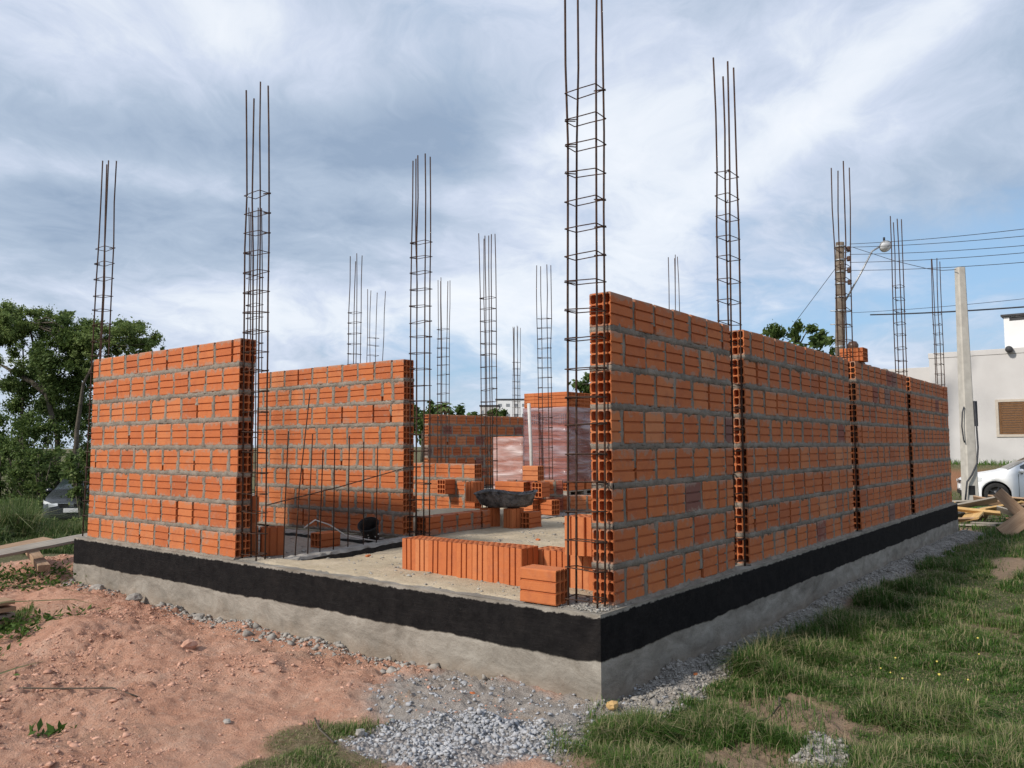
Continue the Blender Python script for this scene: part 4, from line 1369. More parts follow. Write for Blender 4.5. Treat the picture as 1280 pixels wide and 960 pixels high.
# ------------------------------------------------------------------ boards and lumber
def plank(label, p0, p1, w, th, mat, group=None, roll=0.0, cat='plank', bend=0.0):
    p0, p1 = Vector(p0), Vector(p1)
    L = (p1 - p0).length
    d = (p1 - p0).normalized()
    side = d.cross(Vector((0, 0, 1))).normalized()
    side = (Matrix.Rotation(roll, 3, d) @ side)
    up = side.cross(d)
    mb = MB(); rnd = random.Random(hash_str(label))
    n = 8; vs = []
    for i in range(n + 1):
        u = L * i / n - L / 2
        zz = bend * math.sin(PI * i / n)
        w0, w1 = w / 2 + rnd.uniform(-.003, .003), w / 2 + rnd.uniform(-.003, .003)
        sk = (rnd.uniform(-.012, .012) if i in (0, n) else 0)
        for y, z in ((-w0, -th / 2 + 0.003), (-w0 + 0.003, -th / 2), (w1 - 0.003, -th / 2), (w1, -th / 2 + 0.003), (w1, th / 2 - 0.003), (w1 - 0.003, th / 2), (-w0 + 0.003, th / 2), (-w0, th / 2 - 0.003)):
            vs.append((u + sk * (1 if y > 0 else -1), y, z + zz))
    fs = [(i * 8 + k, i * 8 + (k + 1) % 8, (i + 1) * 8 + (k + 1) % 8, (i + 1) * 8 + k) for i in range(n) for k in range(8)]
    fs += [tuple(range(8))[::-1], tuple(n * 8 + k for k in range(8))]
    mb.add(vs, fs)
    o = mb.obj('wooden_plank', M[mat])
    mid = (p0 + p1) / 2
    o.matrix_world = Matrix(((d.x, side.x, up.x, mid.x), (d.y, side.y, up.y, mid.y), (d.z, side.z, up.z, mid.z), (0, 0, 0, 1)))
    return tag(o, label, cat, group)


plank('long pale board resting against the outer corner of the foundation, in front of the weeds', (-0.95, 6.05, -0.145), (0.42, 6.45, -0.06), 0.20, 0.028, 'wood_grey', roll=0.10)
plank('shorter brown board lying behind the long pale board near the weeds', (-0.55, 6.55, -0.14), (0.15, 6.85, -0.10), 0.16, 0.028, 'wood_brown', roll=0.1)
plank('support board under the long pale board', (-0.25, 5.95, -0.27), (0.0, 6.9, -0.20), 0.1, 0.06, 'wood_brown')

gpl = 'planks in the lumber heap by the white car'
heap = [  # (x, y, dz centre, azimuth deg, slope deg, roll, length, width, thickness, material, label)
    (11.75, 0.30, .36, -62, 12, .55, 1.5, .22, .03, 'wood_grey', 'broad grey board topping the lumber heap, sloping down to the foundation end'),
    (12.9, -0.55, .46, -80, -4, .5, 1.3, .18, .03, 'wood_brown', 'brown board on top of the heap nearest the white car wheel'),
    (12.0, -0.28, .36, -55, 10, .6, .8, .15, .03, 'wood_yellow', 'new yellow board tilted on top of the heap'),
    (11.55, 0.05, .20, -8, 16, .25, .5, .34, .03, 'wood_yellow', 'broad bright yellow plank end at the front of the heap'),
    (11.62, -0.02, .29, -78, -5, .7, .75, .08, .05, 'wood_yellow', 'yellow batten lying over the broad bright plank end'),
    (11.35, 0.22, .12, -80, 4, .4, .6, .12, .03, 'wood_brown', 'short brown board at the foundation side of the heap'),
    (11.5, -0.35, .05, -70, 0, .2, 1.0, .18, .03, 'wood_grey', 'grey board flat on the grass under the heap'),
    (11.8, -0.62, .20, -100, -16, .8, .9, .16, .03, 'wood_grey', 'grey board slanting down towards the crossed planks'),
    (12.2, -0.40, .32, -60, 14, .4, 1.0, .13, .04, 'wood_brown', 'brown beam half-buried in the middle of the heap'),
    (12.0, -0.75, .14, -95, 8, .6, .9, .2, .03, 'wood_brown', 'brown board low in the heap behind the grey one'),
    (12.3, 0.10, .24, -35, 6, .5, 1.1, .13, .05, 'wood_grey', 'grey beam crossing under the upper boards of the heap'),
    (11.75, 0.18, .27, -120, -30, .3, .55, .05, .05, 'wood_yellow', 'thin pale batten poking up from the heap by the foundation'),
    (11.9, -0.80, .34, -70, 18, .8, .5, .11, .05, 'wood_yellow', 'yellow block at the crossed-plank end of the heap'),
    (13.2, 0.15, .34, -75, 3, .6, 1.3, .2, .03, 'wood_grey', 'grey board at the back of the heap beneath the car bumper'),
    (11.2, -0.05, .03, -88, 3, .15, .6, .12, .03, 'wood_grey', 'pale splintered board end in the grass before the heap'),
    (11.7, -0.55, .09, -40, 6, .5, .6, .10, .04, 'wood_brown', 'small brown offcut under the yellow block'),
    (12.4, -0.2, .42, -105, -9, .9, .9, .14, .03, 'wood_brown', 'dark brown board tilted on its edge in the top of the heap'),
    (12.1, 0.30, .16, -70, -8, .7, .9, .16, .03, 'wood_brown', 'rough brown board low at the foundation side behind the batten'),
    (12.6, -0.75, .36, -50, -12, .6, .7, .09, .04, 'wood_yellow', 'thin new batten on the heap behind the yellow block'),
]
for (x, y, dz, az, sl_, rl, L, w, th, mt, lab) in heap:
    az, sl_ = math.radians(az), math.radians(sl_)
    h = Vector((math.cos(az) * math.cos(sl_), math.sin(az) * math.cos(sl_), math.sin(sl_))) * (L / 2)
    c = Vector((x, y, -0.45 + dz * .74))
    plank(lab, c - h * .85, c + h * .85, w * .9, th, mt, gpl, roll=-rl)
plank('upright leaning plank of the crossed pair beside the lumber heap', (10.75, -0.42, 0.13), (10.40, -0.98, -0.40), 0.17, 0.028, 'wood_brown', 'two crossed planks', roll=1.35)
plank('brown plank of the crossed pair whose broad foot rests on the grass', (9.90, -0.56, -0.42), (10.55, -1.18, 0.12), 0.22, 0.028, 'wood_brown', 'two crossed planks', roll=1.0)
# stacked offcuts at the weedy edge
for i, (dz, w, mt) in enumerate(((0.03, .2, 'wood_brown'), (0.075, .18, 'wood_grey'), (0.125, .2, 'wood_brown'), (0.175, .17, 'wood_brown'))):
    plank(('lowest', 'second-lowest', 'second-highest', 'topmost')[i] + ' board of the small stack half out of frame among the weeds', (-1.85, 4.2 + .02 * i, -0.43 + dz), (-1.12, 4.42 - .02 * i, -0.43 + dz), w, .03, mt, 'boards in the small stack among the weeds')
mb = MB(); lumpy(mb, (0, 0, 0), (.05, .035, .022), random.Random(2), 7)
tag(mb.obj('wood_chip', M['wood_yellow'], None, (-0.06, -0.10, gz(-0.06, -0.10) + .02), (0, 0, .4)), 'yellow chip of wood at the foot of the foundation corner', 'wood chip')


# ------------------------------------------------------------------ neighbour's house
def build_house():
    t = thing('neighbour_house', 'single-storey pale house with flat parapet and a wooden-shuttered window', 'house', (30, 0, 0.1))
    mb = MB()
    mb.bbox((0, -8, -0.4), (9, 4.05, 3.98), 0.01)
    mb.obj('wall', M['render_wall'], t)
    mb = MB()
    mb.bbox((-0.02, -8.02, 3.983), (0.16, 4.07, 4.18), 0.008)
    mb.bbox((0.163, 3.92, 3.983), (9, 4.07, 4.18), 0.008)
    mb.obj('parapet', M['render_wall'], t)
    mb = MB(); mb.bbox((0.6, 4.053, -0.4), (8.5, 6.2, 3.72), 0.01)
    mb.obj('side_wing', M['render_wall'], t)
    c = MB(); c.bbox((0.30, 0.3, 3.985), (1.7, 1.60, 5.36), 0.01)
    tw = c.obj('water_tank_housing', M['render_white'], t)
    c = MB(); c.bbox((0.2, 0.2, 5.363), (1.8, 1.68, 5.44), 0.01); c.obj('cap', M['roofing'], tw)
    c = MB(); c.bbox((0.295, 0.5, 5.20), (0.298, 1.42, 5.33), 0.001); c.obj('vent_slot', M['roofing'], tw)
    c = MB(); c.lathe([(0.001, 0), (0.10, 0.0), (0.12, 0.05), (0.12, 0.22), (0.10, 0.26), (0.001, 0.26)], 16, Matrix.Translation((-0.03, 1.42, 4.12)) @ Matrix.Rotation(-PI / 2, 4, 'Y'))
    c.obj('flood_lamp', M['roofing'], t)
    # window: stone frame, louvred shutters
    y0, y1, z0, z1 = -0.6, 1.86, 1.10, 2.26
    f = MB()
    for lo, hi in (((-.04, y0 - .09, z1), (.0, y1 + .09, z1 + .09)), ((-.04, y0 - .09, z0 - .09), (.0, y1 + .09, z0)), ((-.04, y0 - .09, z0), (.0, y0, z1)), ((-.04, y1, z0), (.0, y1 + .09, z1))):
        f.box(lo, hi)
    w = f.obj('window', M['trim'], t)
    for k in range(3):
        s = MB(); a = y0 + k * (y1 - y0) / 3 + .015; b_ = y0 + (k + 1) * (y1 - y0) / 3 - .015
        s.box((-.028, a, z0 + .01), (-.004, a + .07, z1 - .01)); s.box((-.028, b_ - .07, z0 + .01), (-.004, b_, z1 - .01))
        n = 14
        for i in range(n):
            zz = z0 + .03 + i * (z1 - z0 - .06) / (n - 1)
            s.add([(-.030, a + .07, zz - .035), (-.030, b_ - .07, zz - .035), (-.010, b_ - .07, zz + .035), (-.010, a + .07, zz + .035)], [(0, 1, 2, 3)])
        s.obj('shutter', M['shutter'], w)
    b = MB(); b.bbox((-.06, -2.6, 3.2), (-.002, -2.4, 3.45), .01); b.obj('wall_lamp', M['render_white'], t)
    ac = MB(); ac.bbox((-.02, 0.52, 4.02), (.25, 0.95, 4.35), .02); ac.obj('vent_box', M['galv'], t)


build_house()


# ------------------------------------------------------------------ poles, lamp and wires
def build_utility_pole():
    base = Vector((24.35, 5.80, -0.75))
    t = thing('utility_pole', 'tall round weathered utility pole carrying the street lamp and wires', 'utility pole', base, (0, 0, 0))
    top = Vector((-0.22, -0.31, 8.36))
    mb = MB(); mb.tube([(0, 0, 0), top * 0.5, top], [0.20, 0.165, 0.135], 14)
    mb.obj('shaft', M['pole_wood'], t)
    ang = math.atan2(RT.y, RT.x)                       # wires and lamp reach out sideways along this bearing
    d = Vector((math.cos(ang), math.sin(ang), 0))
    for k, dz in enumerate((0.22, 0.55, 0.95, 1.35)):
        p = top - Vector((0, 0, dz)) + d * 0.28
        mb = MB()
        mb.lathe([(.001, -.09), (.06, -.08), (.075, -.04), (.05, 0), (.075, .04), (.06, .08), (.001, .09)], 12, Matrix.Translation(p))
        mb.tube([p, p - d * 0.18], .02, 6)
        mb.obj('insulator', M['ceramic'], t)
    for dz in (0.15, 0.6, 1.0, 1.4, 1.85, 2.3, 3.5):
        q = top * ((8.36 - dz) / 8.36)
        bands = MB(); bands.tube([q - Vector((0, 0, .025)), q + Vector((0, 0, .025))], 0.165, 14)
        bands.obj('steel_band', M['galv'], t)
    for k, dz in enumerate((2.3, 2.75)):
        q = top * ((8.36 - dz) / 8.36)
        mb = MB(); mb.tube([q - d * 0.33, q + d * 0.36], 0.018, 6); mb.obj('step_bolt', M['galv'], t)
    q = top * ((8.36 - 3.5) / 8.36) + d * 0.42
    mb = MB(); mb.lathe([(.001, -.20), (.10, -.17), (.17, -.06), (.18, .06), (.12, .17), (.001, .20)], 14, Matrix.Translation(q)); mb.obj('cable_box', M['ceramic'], t)
    # lamp arm and head
    a0 = top * ((8.36 - 2.0) / 8.36) + d * 0.15
    a1 = a0 + d * 0.62 + Vector((0, 0, 1.05))
    a2 = a0 + d * 0.98 + Vector((0, 0, 1.72))
    a3 = a0 + d * 1.28 + Vector((0, 0, 1.90))
    mb = MB(); mb.tube([a0, a1, a2, a3], 0.030, 8); arm = mb.obj('lamp_arm', M['galv'], t)
    toward = (CAM - (base + a3)).normalized()
    ax = (toward * 0.75 + d * 0.35 + Vector((0, 0, -0.25))).normalized()
    mt = Matrix.Translation(a3 + d * 0.14) @ ax.to_track_quat('Z', 'Y').to_matrix().to_4x4()
    mb = MB(); mb.lathe([(.001, -.16), (.10, -.14), (.17, -.06), (.20, .02), (.205, .05), (.185, .05)], 20, mt); h = mb.obj('lamp_head', M['galv'], t)
    mb = MB(); mb.lathe([(.185, .05), (.16, .085), (.09, .115), (.001, .125)], 20, mt); mb.obj('lens', M['lampglass'], h)
    mb = MB(); mb.tube([a3 + d * 0.12 + Vector((0, 0, .17)), a3 + d * 0.12 + Vector((0, 0, .29))], .035, 8); mb.obj('photocell', M['black_plastic'], h)
    return base + top, d


PTOP, PD = build_utility_pole()


def cable(name, label, pts, r, group=None, sag=0.0, cat='power line'):
    P = [Vector(p) for p in pts]
    if len(P) == 2 and sag:
        a, b_ = P
        P = [a.lerp(b_, i / 14) - Vector((0, 0, sag * 4 * (i / 14) * (1 - i / 14))) for i in range(15)]
    mb = MB(); mb.tube(P, r, 5)
    return tag(mb.obj(name, M['wire']), label, cat, group)


gw = 'power lines strung from the utility pole'
wl = ['topmost wire from the utility pole', 'second wire down, starting at the lamp height', 'third wire down from the pole top', 'fourth wire down from the pole top', 'lowest of the five upper wires on the pole']
for k, (y0, y1, dz) in enumerate(((305, 280, .22), (309, 289, .3), (318, 301, .55), (328, 310, .95), (338, 322, 1.35))):
    a = at(1062, y0, 27.2); b_ = at(1290, y1, 21.0); e = a + (b_ - a) * 1.5
    cable('power_line', wl[k], (a, e), .009, gw, sag=.12)
cable('power_line', 'thick dark cable crossing low behind the concrete post', (at(1088, 393.5, 26.6), at(1320, 380.5, 20.5)), .022, gw, sag=.04)
cable('power_line', 'thin wire just above the thick dark cable', (at(1064, 391, 27.0), at(1320, 369, 20.5)), .007, gw, sag=.05)
cable('power_line', 'guy wire sloping down from the utility pole towards the treetop', (at(1044, 336, 27.2), at(955, 455, 33)), .010, gw)
cable('power_line', 'service drop sagging from the utility pole to the concrete post', (at(1066, 309, 27.0), at(1118, 326, 25.2), at(1160, 336, 23.2), at(1178, 338, 22.0), at(1195, 337, 21.05)), .009, gw)


def build_post():
    x, y = 20.18, 1.385
    t = thing('concrete_post', 'pale tapering concrete service post in front of the white car', 'post', (x, y, -0.78))
    H = 6.27; mb = MB()
    sec = []
    n = 7
    for i in range(n):
        k = i / (n - 1)
        a, c = 0.165 - 0.06 * k, 0.15 - 0.05 * k
        b = 0.03
        for (u, v) in ((-a, -c + b), (-a + b, -c), (a - b, -c), (a, -c + b), (a, c - b), (a - b, c), (-a + b, c), (-a, c - b)):
            sec.append((u, v, H * k))
    fs = [(i * 8 + j, i * 8 + (j + 1) % 8, (i + 1) * 8 + (j + 1) % 8, (i + 1) * 8 + j) for i in range(n - 1) for j in range(8)]
    fs.append(tuple((n - 1) * 8 + j for j in range(8)))
    mb.add(sec, fs)
    R = Matrix.Rotation(YAW, 4, 'Z')
    mb.v = [tuple(R @ Vector(p)) for p in mb.v]
    mb.obj('shaft', M['post'], t)
    L = lambda r, f, z: R @ Vector((-f, -r, z))         # r sideways in view, f towards the viewer
    mb = MB(); mb.tube([L(.13, .15, 2.75), L(.15, .16, 2.2), L(.16, .17, 1.55), L(.10, .2, 1.15), L(-.06, .22, .85), L(-.2, .24, .68), L(-.22, .22, .45), L(-.26, .2, .1)], .022, 7)
    mb.obj('cable', M['wire'], t)
    mb = MB(); mb.tube([L(-.14, .15, 2.6), L(-.2, .17, 2.45), L(-.23, .17, 2.1), L(-.2, .17, 1.75), L(-.18, .17, 1.68)], .016, 6)
    mb.obj('loose_cable', M['wire'], t)
    mb = MB(); mb.bbox((-.17, -.06, .34), (-.15, .10, .58), .006, R @ Matrix.Translation((0, .02, 0))); mb.obj('meter_box', M['black_plastic'], t)
    mb = MB(); mb.bbox((-.05, -.05, 2.1), (.05, .05, 2.75), .01, Matrix.Translation(L(.16, .1, 0)) @ R); mb.obj('conduit', M['wire'], t)


build_post()


# ------------------------------------------------------------------ cars
def build_car(label, loc, yaw, paint, hatch=True):
    """hatchback, front towards -x, on the ground at z = 0; length 4.1"""
    t = thing('parked_car', label, 'car', loc, (0, 0, yaw))
    Lc, hw = 4.10, 0.86
    wx0, wx1, wr = 0.82, 3.36, 0.315
    xs = sorted(set([0, .04, .1, .2, .34] + [wx0 + (wr + .05) * math.cos(a) for a in np.linspace(0, PI, 13)] + [wx1 + (wr + .05) * math.cos(a) for a in np.linspace(0, PI, 13)]
                    + [1.3, 1.5, 1.7, 1.9, 2.1, 2.3, 2.5, 2.7, 2.9, 3.85, 3.95, 4.04, 4.10]))
    hood = [(0, .62), (.04, .70), (.15, .78), (.4, .86), (.8, .93), (1.08, .985)]
    roof = [(1.08, .985), (1.45, 1.20), (1.85, 1.395), (2.2, 1.465), (2.6, 1.48), (3.0, 1.45), (3.4, 1.37), (3.75, 1.22), (3.95, 1.0), (4.05, .95), (4.10, .86)]
    prof = hood + roof[1:]
    def ztop(x): return float(np.interp(x, [p[0] for p in prof], [p[1] for p in prof]))
    def zbelt(x): return min(ztop(x) - 0.01, float(np.interp(x, [0, .3, 1.1, 2.2, 3.3, 4.1], [.55, .72, .89, .93, .99, .80])))
    def zlow(x):
        z = float(np.interp(x, [0, .1, .3, 3.8, 4.0, 4.1], [.30, .22, .19, .19, .24, .32]))
        for w in (wx0, wx1):
            d = abs(x - w)
            if d < wr + .05: z = max(z, wr + math.sqrt(max(0, (wr + .05) ** 2 - d * d)))
        return z
    def wid(x): return hw * float(np.interp(x, [0, .05, .2, .5, 1.0, 3.2, 3.8, 4.05, 4.1], [.62, .74, .88, .96, .99, 1.0, .95, .84, .78]))
    mb = MB(); vs = []; m = 0
    for x in xs:
        zl, zb, zt, w = zlow(x), zbelt(x), ztop(x), wid(x)
        zl = min(zl, zb - .02)
        tum = max(0.0, (zt - zb)) * 0.36
        ring = [(w - .03, zl), (w, zl + (zb - zl) * .18), (w + .012, zl + (zb - zl) * .55), (w - .004, zb - .04), (w - .022, zb),
                (w - .022 - tum * .55, zb + (zt - zb) * .55), (w - .03 - tum, zt - .035 * (zt - zb > .1)), (w * .72 - tum * .9, zt), (w * .35 - tum * .4, zt + .006), (0, zt + .008)]
        full = [(y, z) for y, z in ring] + [(-y, z) for y, z in ring[-2::-1]]
        m = len(full)
        vs += [(x, y, z) for y, z in full]
    fs = [(i * m + j, (i + 1) * m + j, (i + 1) * m + j + 1, i * m + j + 1) for i in range(len(xs) - 1) for j in range(m - 1)]
    fs += [tuple(range(m)), tuple((len(xs) - 1) * m + j for j in range(m))[::-1]]
    mb.add(vs, fs, smooth=True)
    body = mb.obj('body', paint, t)
    md = body.modifiers.new('edge', 'EDGE_SPLIT'); md.split_angle = math.radians(35)
    def side(x, z, sgn, out=.004):
        zb, zt, w = zbelt(x), ztop(x), wid(x)
        k = np.clip((z - zb) / max(.01, zt - zb), 0, 1)
        y = w - .022 - k * (zt - zb) * .36
        return (x, sgn * (y + out), z)
    for sgn in (1, -1):
        for (a, b_, nm) in ((1.42, 2.32, 'side_window'), (2.40, 3.42, 'side_window')):
            w = MB(); n = 8; P = []
            for i in range(n + 1):
                x = a + (b_ - a) * i / n
                lo = zbelt(x) + .02
                hi = max(lo + .01, min(ztop(x) - .075, 1.40))
                for zz in np.linspace(lo, hi, 4): P.append(side(x, zz, sgn, .006))
            w.add(P, [(i * 4 + k, (i + 1) * 4 + k, (i + 1) * 4 + k + 1, i * 4 + k + 1) for i in range(n) for k in range(3)], smooth=True)
            w.obj(nm, M['glass'], t)
        for x in (1.36, 2.36, 3.2):
            d = MB()
            P = [(x, sgn * (wid(x) + .0135 - .02 * abs(k - .45)), .26 + (zbelt(x) - .28) * k) for k in np.linspace(0, 1, 8)]
            d.tube(P, .005, 4)
            d.obj('door_gap', M['black_plastic'], t)
        h = MB(); h.bbox((2.12, sgn * hw + (.0 if sgn > 0 else -.03), .80), (2.30, sgn * hw + (.03 if sgn > 0 else 0), .83), .006); h.obj('door_handle', paint, t)
        r = MB(); r.lathe([(.001, -.09), (.07, -.07), (.085, 0), (.07, .05), (.001, .06)], 12, Matrix.Translation((1.42, sgn * .97, .97)) @ Matrix.Scale(.75, 4, (0, 0, 1)) @ Matrix.Rotation(PI / 2, 4, 'Y')); mr = r.obj('side_mirror', paint, t)
        r = MB(); r.tube([(1.45, sgn * .82, .90), (1.43, sgn * .92, .93)], .03, 8); r.obj('stalk', M['black_plastic'], mr)
        hl = MB(); P = []
        for i in range(7):
            k = i / 6; x = .03 + .45 * k
            for zz in (.60 + .08 * k, .66 + .10 * k, .71 + .10 * k):
                P.append((x - .012, sgn * (wid(x) + .010 - (.10 * (1 - k) ** 2)), min(zz, ztop(x) + .004)))
        hl.add(P, [(i * 3 + k, (i + 1) * 3 + k, (i + 1) * 3 + k + 1, i * 3 + k + 1) for i in range(6) for k in range(2)], smooth=True)
        q = [(-.012, sgn * .34, .62), (-.012, sgn * .56, .58), (-.012, sgn * .57, .68), (.02, sgn * .36, .69)]
        hl.add(q, [(0, 1, 2, 3)])
        hl.obj('headlight', M['lens'], t)
        for wx in (wx0, wx1):
            wt = Matrix.Translation((wx, sgn * .76, wr)) @ Matrix.Rotation(-sgn * PI / 2, 4, 'X')
            w = MB(); w.lathe([(.20, -.10), (.27, -.10), (.305, -.085), (.315, -.05), (.315, .05), (.305, .08), (.27, .092), (.205, .085)], 32, wt); wo_ = w.obj('wheel', M['tyre'], t)
            w = MB(); w.lathe([(.205, .082), (.195, .05), (.06, .045), (.05, .07), (.001, .072)], 28, wt)
            for k in range(5):
                a = 2 * PI * k / 5
                w.bbox((.045, -.022, .05), (.2, .022, .078), .004, wt @ Matrix.Rotation(a, 4, 'Z'))
            w.obj('rim', M['rim'], wo_)
            w = MB(); w.lathe([(wr + .045, -.25), (wr + .045, .08)], 24, wt); w.lathe([(.001, -.2), (wr + .045, -.2)], 24, wt); w.obj('arch_liner', M['black_plastic'], t)
    ws = MB(); P = []
    for i in range(8):
        x = 1.13 + i * (1.80 - 1.13) / 7
        for k in np.linspace(-1, 1, 7):
            half = wid(x) * .92 - (ztop(x) - zbelt(x)) * .42
            P.append((x - .006, k * half, ztop(x) + .012 - .03 * abs(k) ** 3))
    ws.add(P, [(i * 7 + k, i * 7 + k + 1, (i + 1) * 7 + k + 1, (i + 1) * 7 + k) for i in range(7) for k in range(6)], smooth=True)
    ws.obj('windscreen', M['glass'], t)
    g = MB(); g.bbox((-.016, -.32, .585), (.03, .32, .68), .008); gr = g.obj('grille', M['black_plastic'], t)
    g = MB(); g.bbox((-.022, -.34, .672), (-.002, .34, .69), .004); g.bbox((-.024, -.06, .60), (-.012, .06, .665), .01); g.obj('chrome_bar', M['chrome'], gr)
    g = MB(); g.bbox((-.012, -.55, .27), (.06, .55, .40), .015); g.obj('air_intake', M['black_plastic'], t)
    g = MB(); g.bbox((-.03, -.2, .44), (-.004, .2, .55), .004); g.obj('number_plate', M['render_white'], t)
    g = MB(); g.bbox((.08, -.72, .16), (4.0, .72, .30), .02); g.obj('underbody', M['black_plastic'], t)
    return t


# white car: side-on beyond the lumber, nose towards the concrete post
d_side = Vector((RT.x, RT.y, 0)).normalized()
w0 = at(1199, 600, 23.6); wheel = at(1233, 615, 23.6)
build_car('white hatchback seen side-on behind the concrete post', (w0.x, w0.y, wheel.z - .315), math.atan2(d_side.y, d_side.x) - 0.40, M['white_paint'])
c0 = at(90, 633, 21.5)
build_car('dark grey car parked in tall weeds below the trees, nose towards the boards', (c0.x, c0.y, c0.z - .60), math.radians(52), M['grey_paint'])


# ------------------------------------------------------------------ vegetation
def leaves_mesh(name, centers, size, mat, seed=0, aspect=0.5, droop=0.3, tint_c=None, tint_s=0.22):
    """one bent two-triangle leaf per centre"""
    r = np.random.default_rng(seed)
    n = len(centers)
    th = r.uniform(0, 2 * np.pi, n); el = r.uniform(-1.0, 0.9, n) - droop
    d = np.stack([np.cos(th) * np.cos(el), np.sin(th) * np.cos(el), np.sin(el)], -1)
    q = r.normal(size=(n, 3)); s = np.cross(d, q); s /= np.linalg.norm(s, axis=1, keepdims=True) + 1e-9
    L = (size * r.uniform(0.55, 1.35, n))[:, None]
    nb = np.cross(d, s)
    p0 = centers; p2 = centers + d * L
    mid = centers + d * L * 0.5 + nb * L * 0.12
    a = mid + s * L * aspect * 0.5; b = mid - s * L * aspect * 0.5
    v = np.stack([p0, a, p2, b], 1).reshape(-1, 3)
    f = np.arange(4 * n).reshape(n, 4)
    t = np.clip((0.45 if tint_c is None else tint_c) + r.normal(0, tint_s, n), 0, 1)
    return np_mesh(name, v, f, mat, t)


def clump_points(clumps, n, seed=0, shell=0.55):
    """clumps: (cx,cy,cz,rx,ry,rz,weight); points denser near the outside of every clump"""
    r = np.random.default_rng(seed)
    w = np.array([c[6] for c in clumps], float); w /= w.sum()
    k = r.choice(len(clumps), n, p=w)
    d = r.normal(size=(n, 3)); d /= np.linalg.norm(d, axis=1, keepdims=True)
    rad = np.abs(r.normal(0, .62, n)).clip(0, 1.7)
    c = np.array([c[:3] for c in clumps])[k]; R = np.array([c[3:6] for c in clumps])[k]
    return c + d * R * rad[:, None], k


def sub_clumps(c, r, n, seed, size=(0.22, 0.4), flat=0.75):
    """random smaller clumps spread through an ellipsoid"""
    rd = random.Random(seed); out = []
    while len(out) < n:
        p = [rd.uniform(-1, 1) for _ in range(3)]
        q = sum(v * v for v in p)
        if q > 1 or q < 0.12: continue
        s = rd.uniform(*size) * max(r)
        out.append((c[0] + p[0] * r[0], c[1] + p[1] * r[1], c[2] + p[2] * r[2], s, s, s * flat, s ** 2 * rd.uniform(.6, 1.3)))
    return out


def make_tree(name, label, base, trunk_pts, crowns, nleaf, lsize, mat, seed, group=None, trunk_r=0.16, branches=6, tint_c=None, cat='tree', size=(.16, .36)):
    """trunk_pts are offsets from the base; crowns a list of (offset, radii, n_clumps)"""
    t = thing(name, label, cat, base, (0, 0, 0), group)
    rd = random.Random(seed)
    cl = []
    for i, (c, r, n) in enumerate(crowns): cl += sub_clumps(c, r, n, seed * 7 + i, size)
    mb = MB()
    for pts in trunk_pts:
        m = len(pts)
        mb.tube(pts, [trunk_r * (1 - .78 * i / (m - 1)) for i in range(m)], 8)
    tip = [Vector(p[len(p) // 2]) for p in trunk_pts] + [Vector(p[-1]) for p in trunk_pts]
    for k in range(branches):
        c = Vector(rd.choice(cl)[:3]); s = min(tip, key=lambda q: (q - c).length)
        m = s.lerp(c, .5) + Vector((rd.uniform(-.2, .2), rd.uniform(-.2, .2), rd.uniform(-.1, .3)))
        mb.tube([s, m, c], [trunk_r * .22, trunk_r * .13, trunk_r * .05], 5)
    mb.obj('trunk', M['bark'], t)
    P, k = clump_points(cl, nleaf, seed, .25)
    link('crown', leaves_mesh('crown', P, lsize, M[mat], seed, tint_c=tint_c), t)
    return t


def V3(p): return (p.x, p.y, p.z)


def off(base, px, py, depth):
    q = at(px, py, depth) - Vector(base); return (q.x, q.y, q.z)


def gpt(px, depth):
    q = at(px, 560, depth); return (q.x, q.y, gz(q.x, q.y))


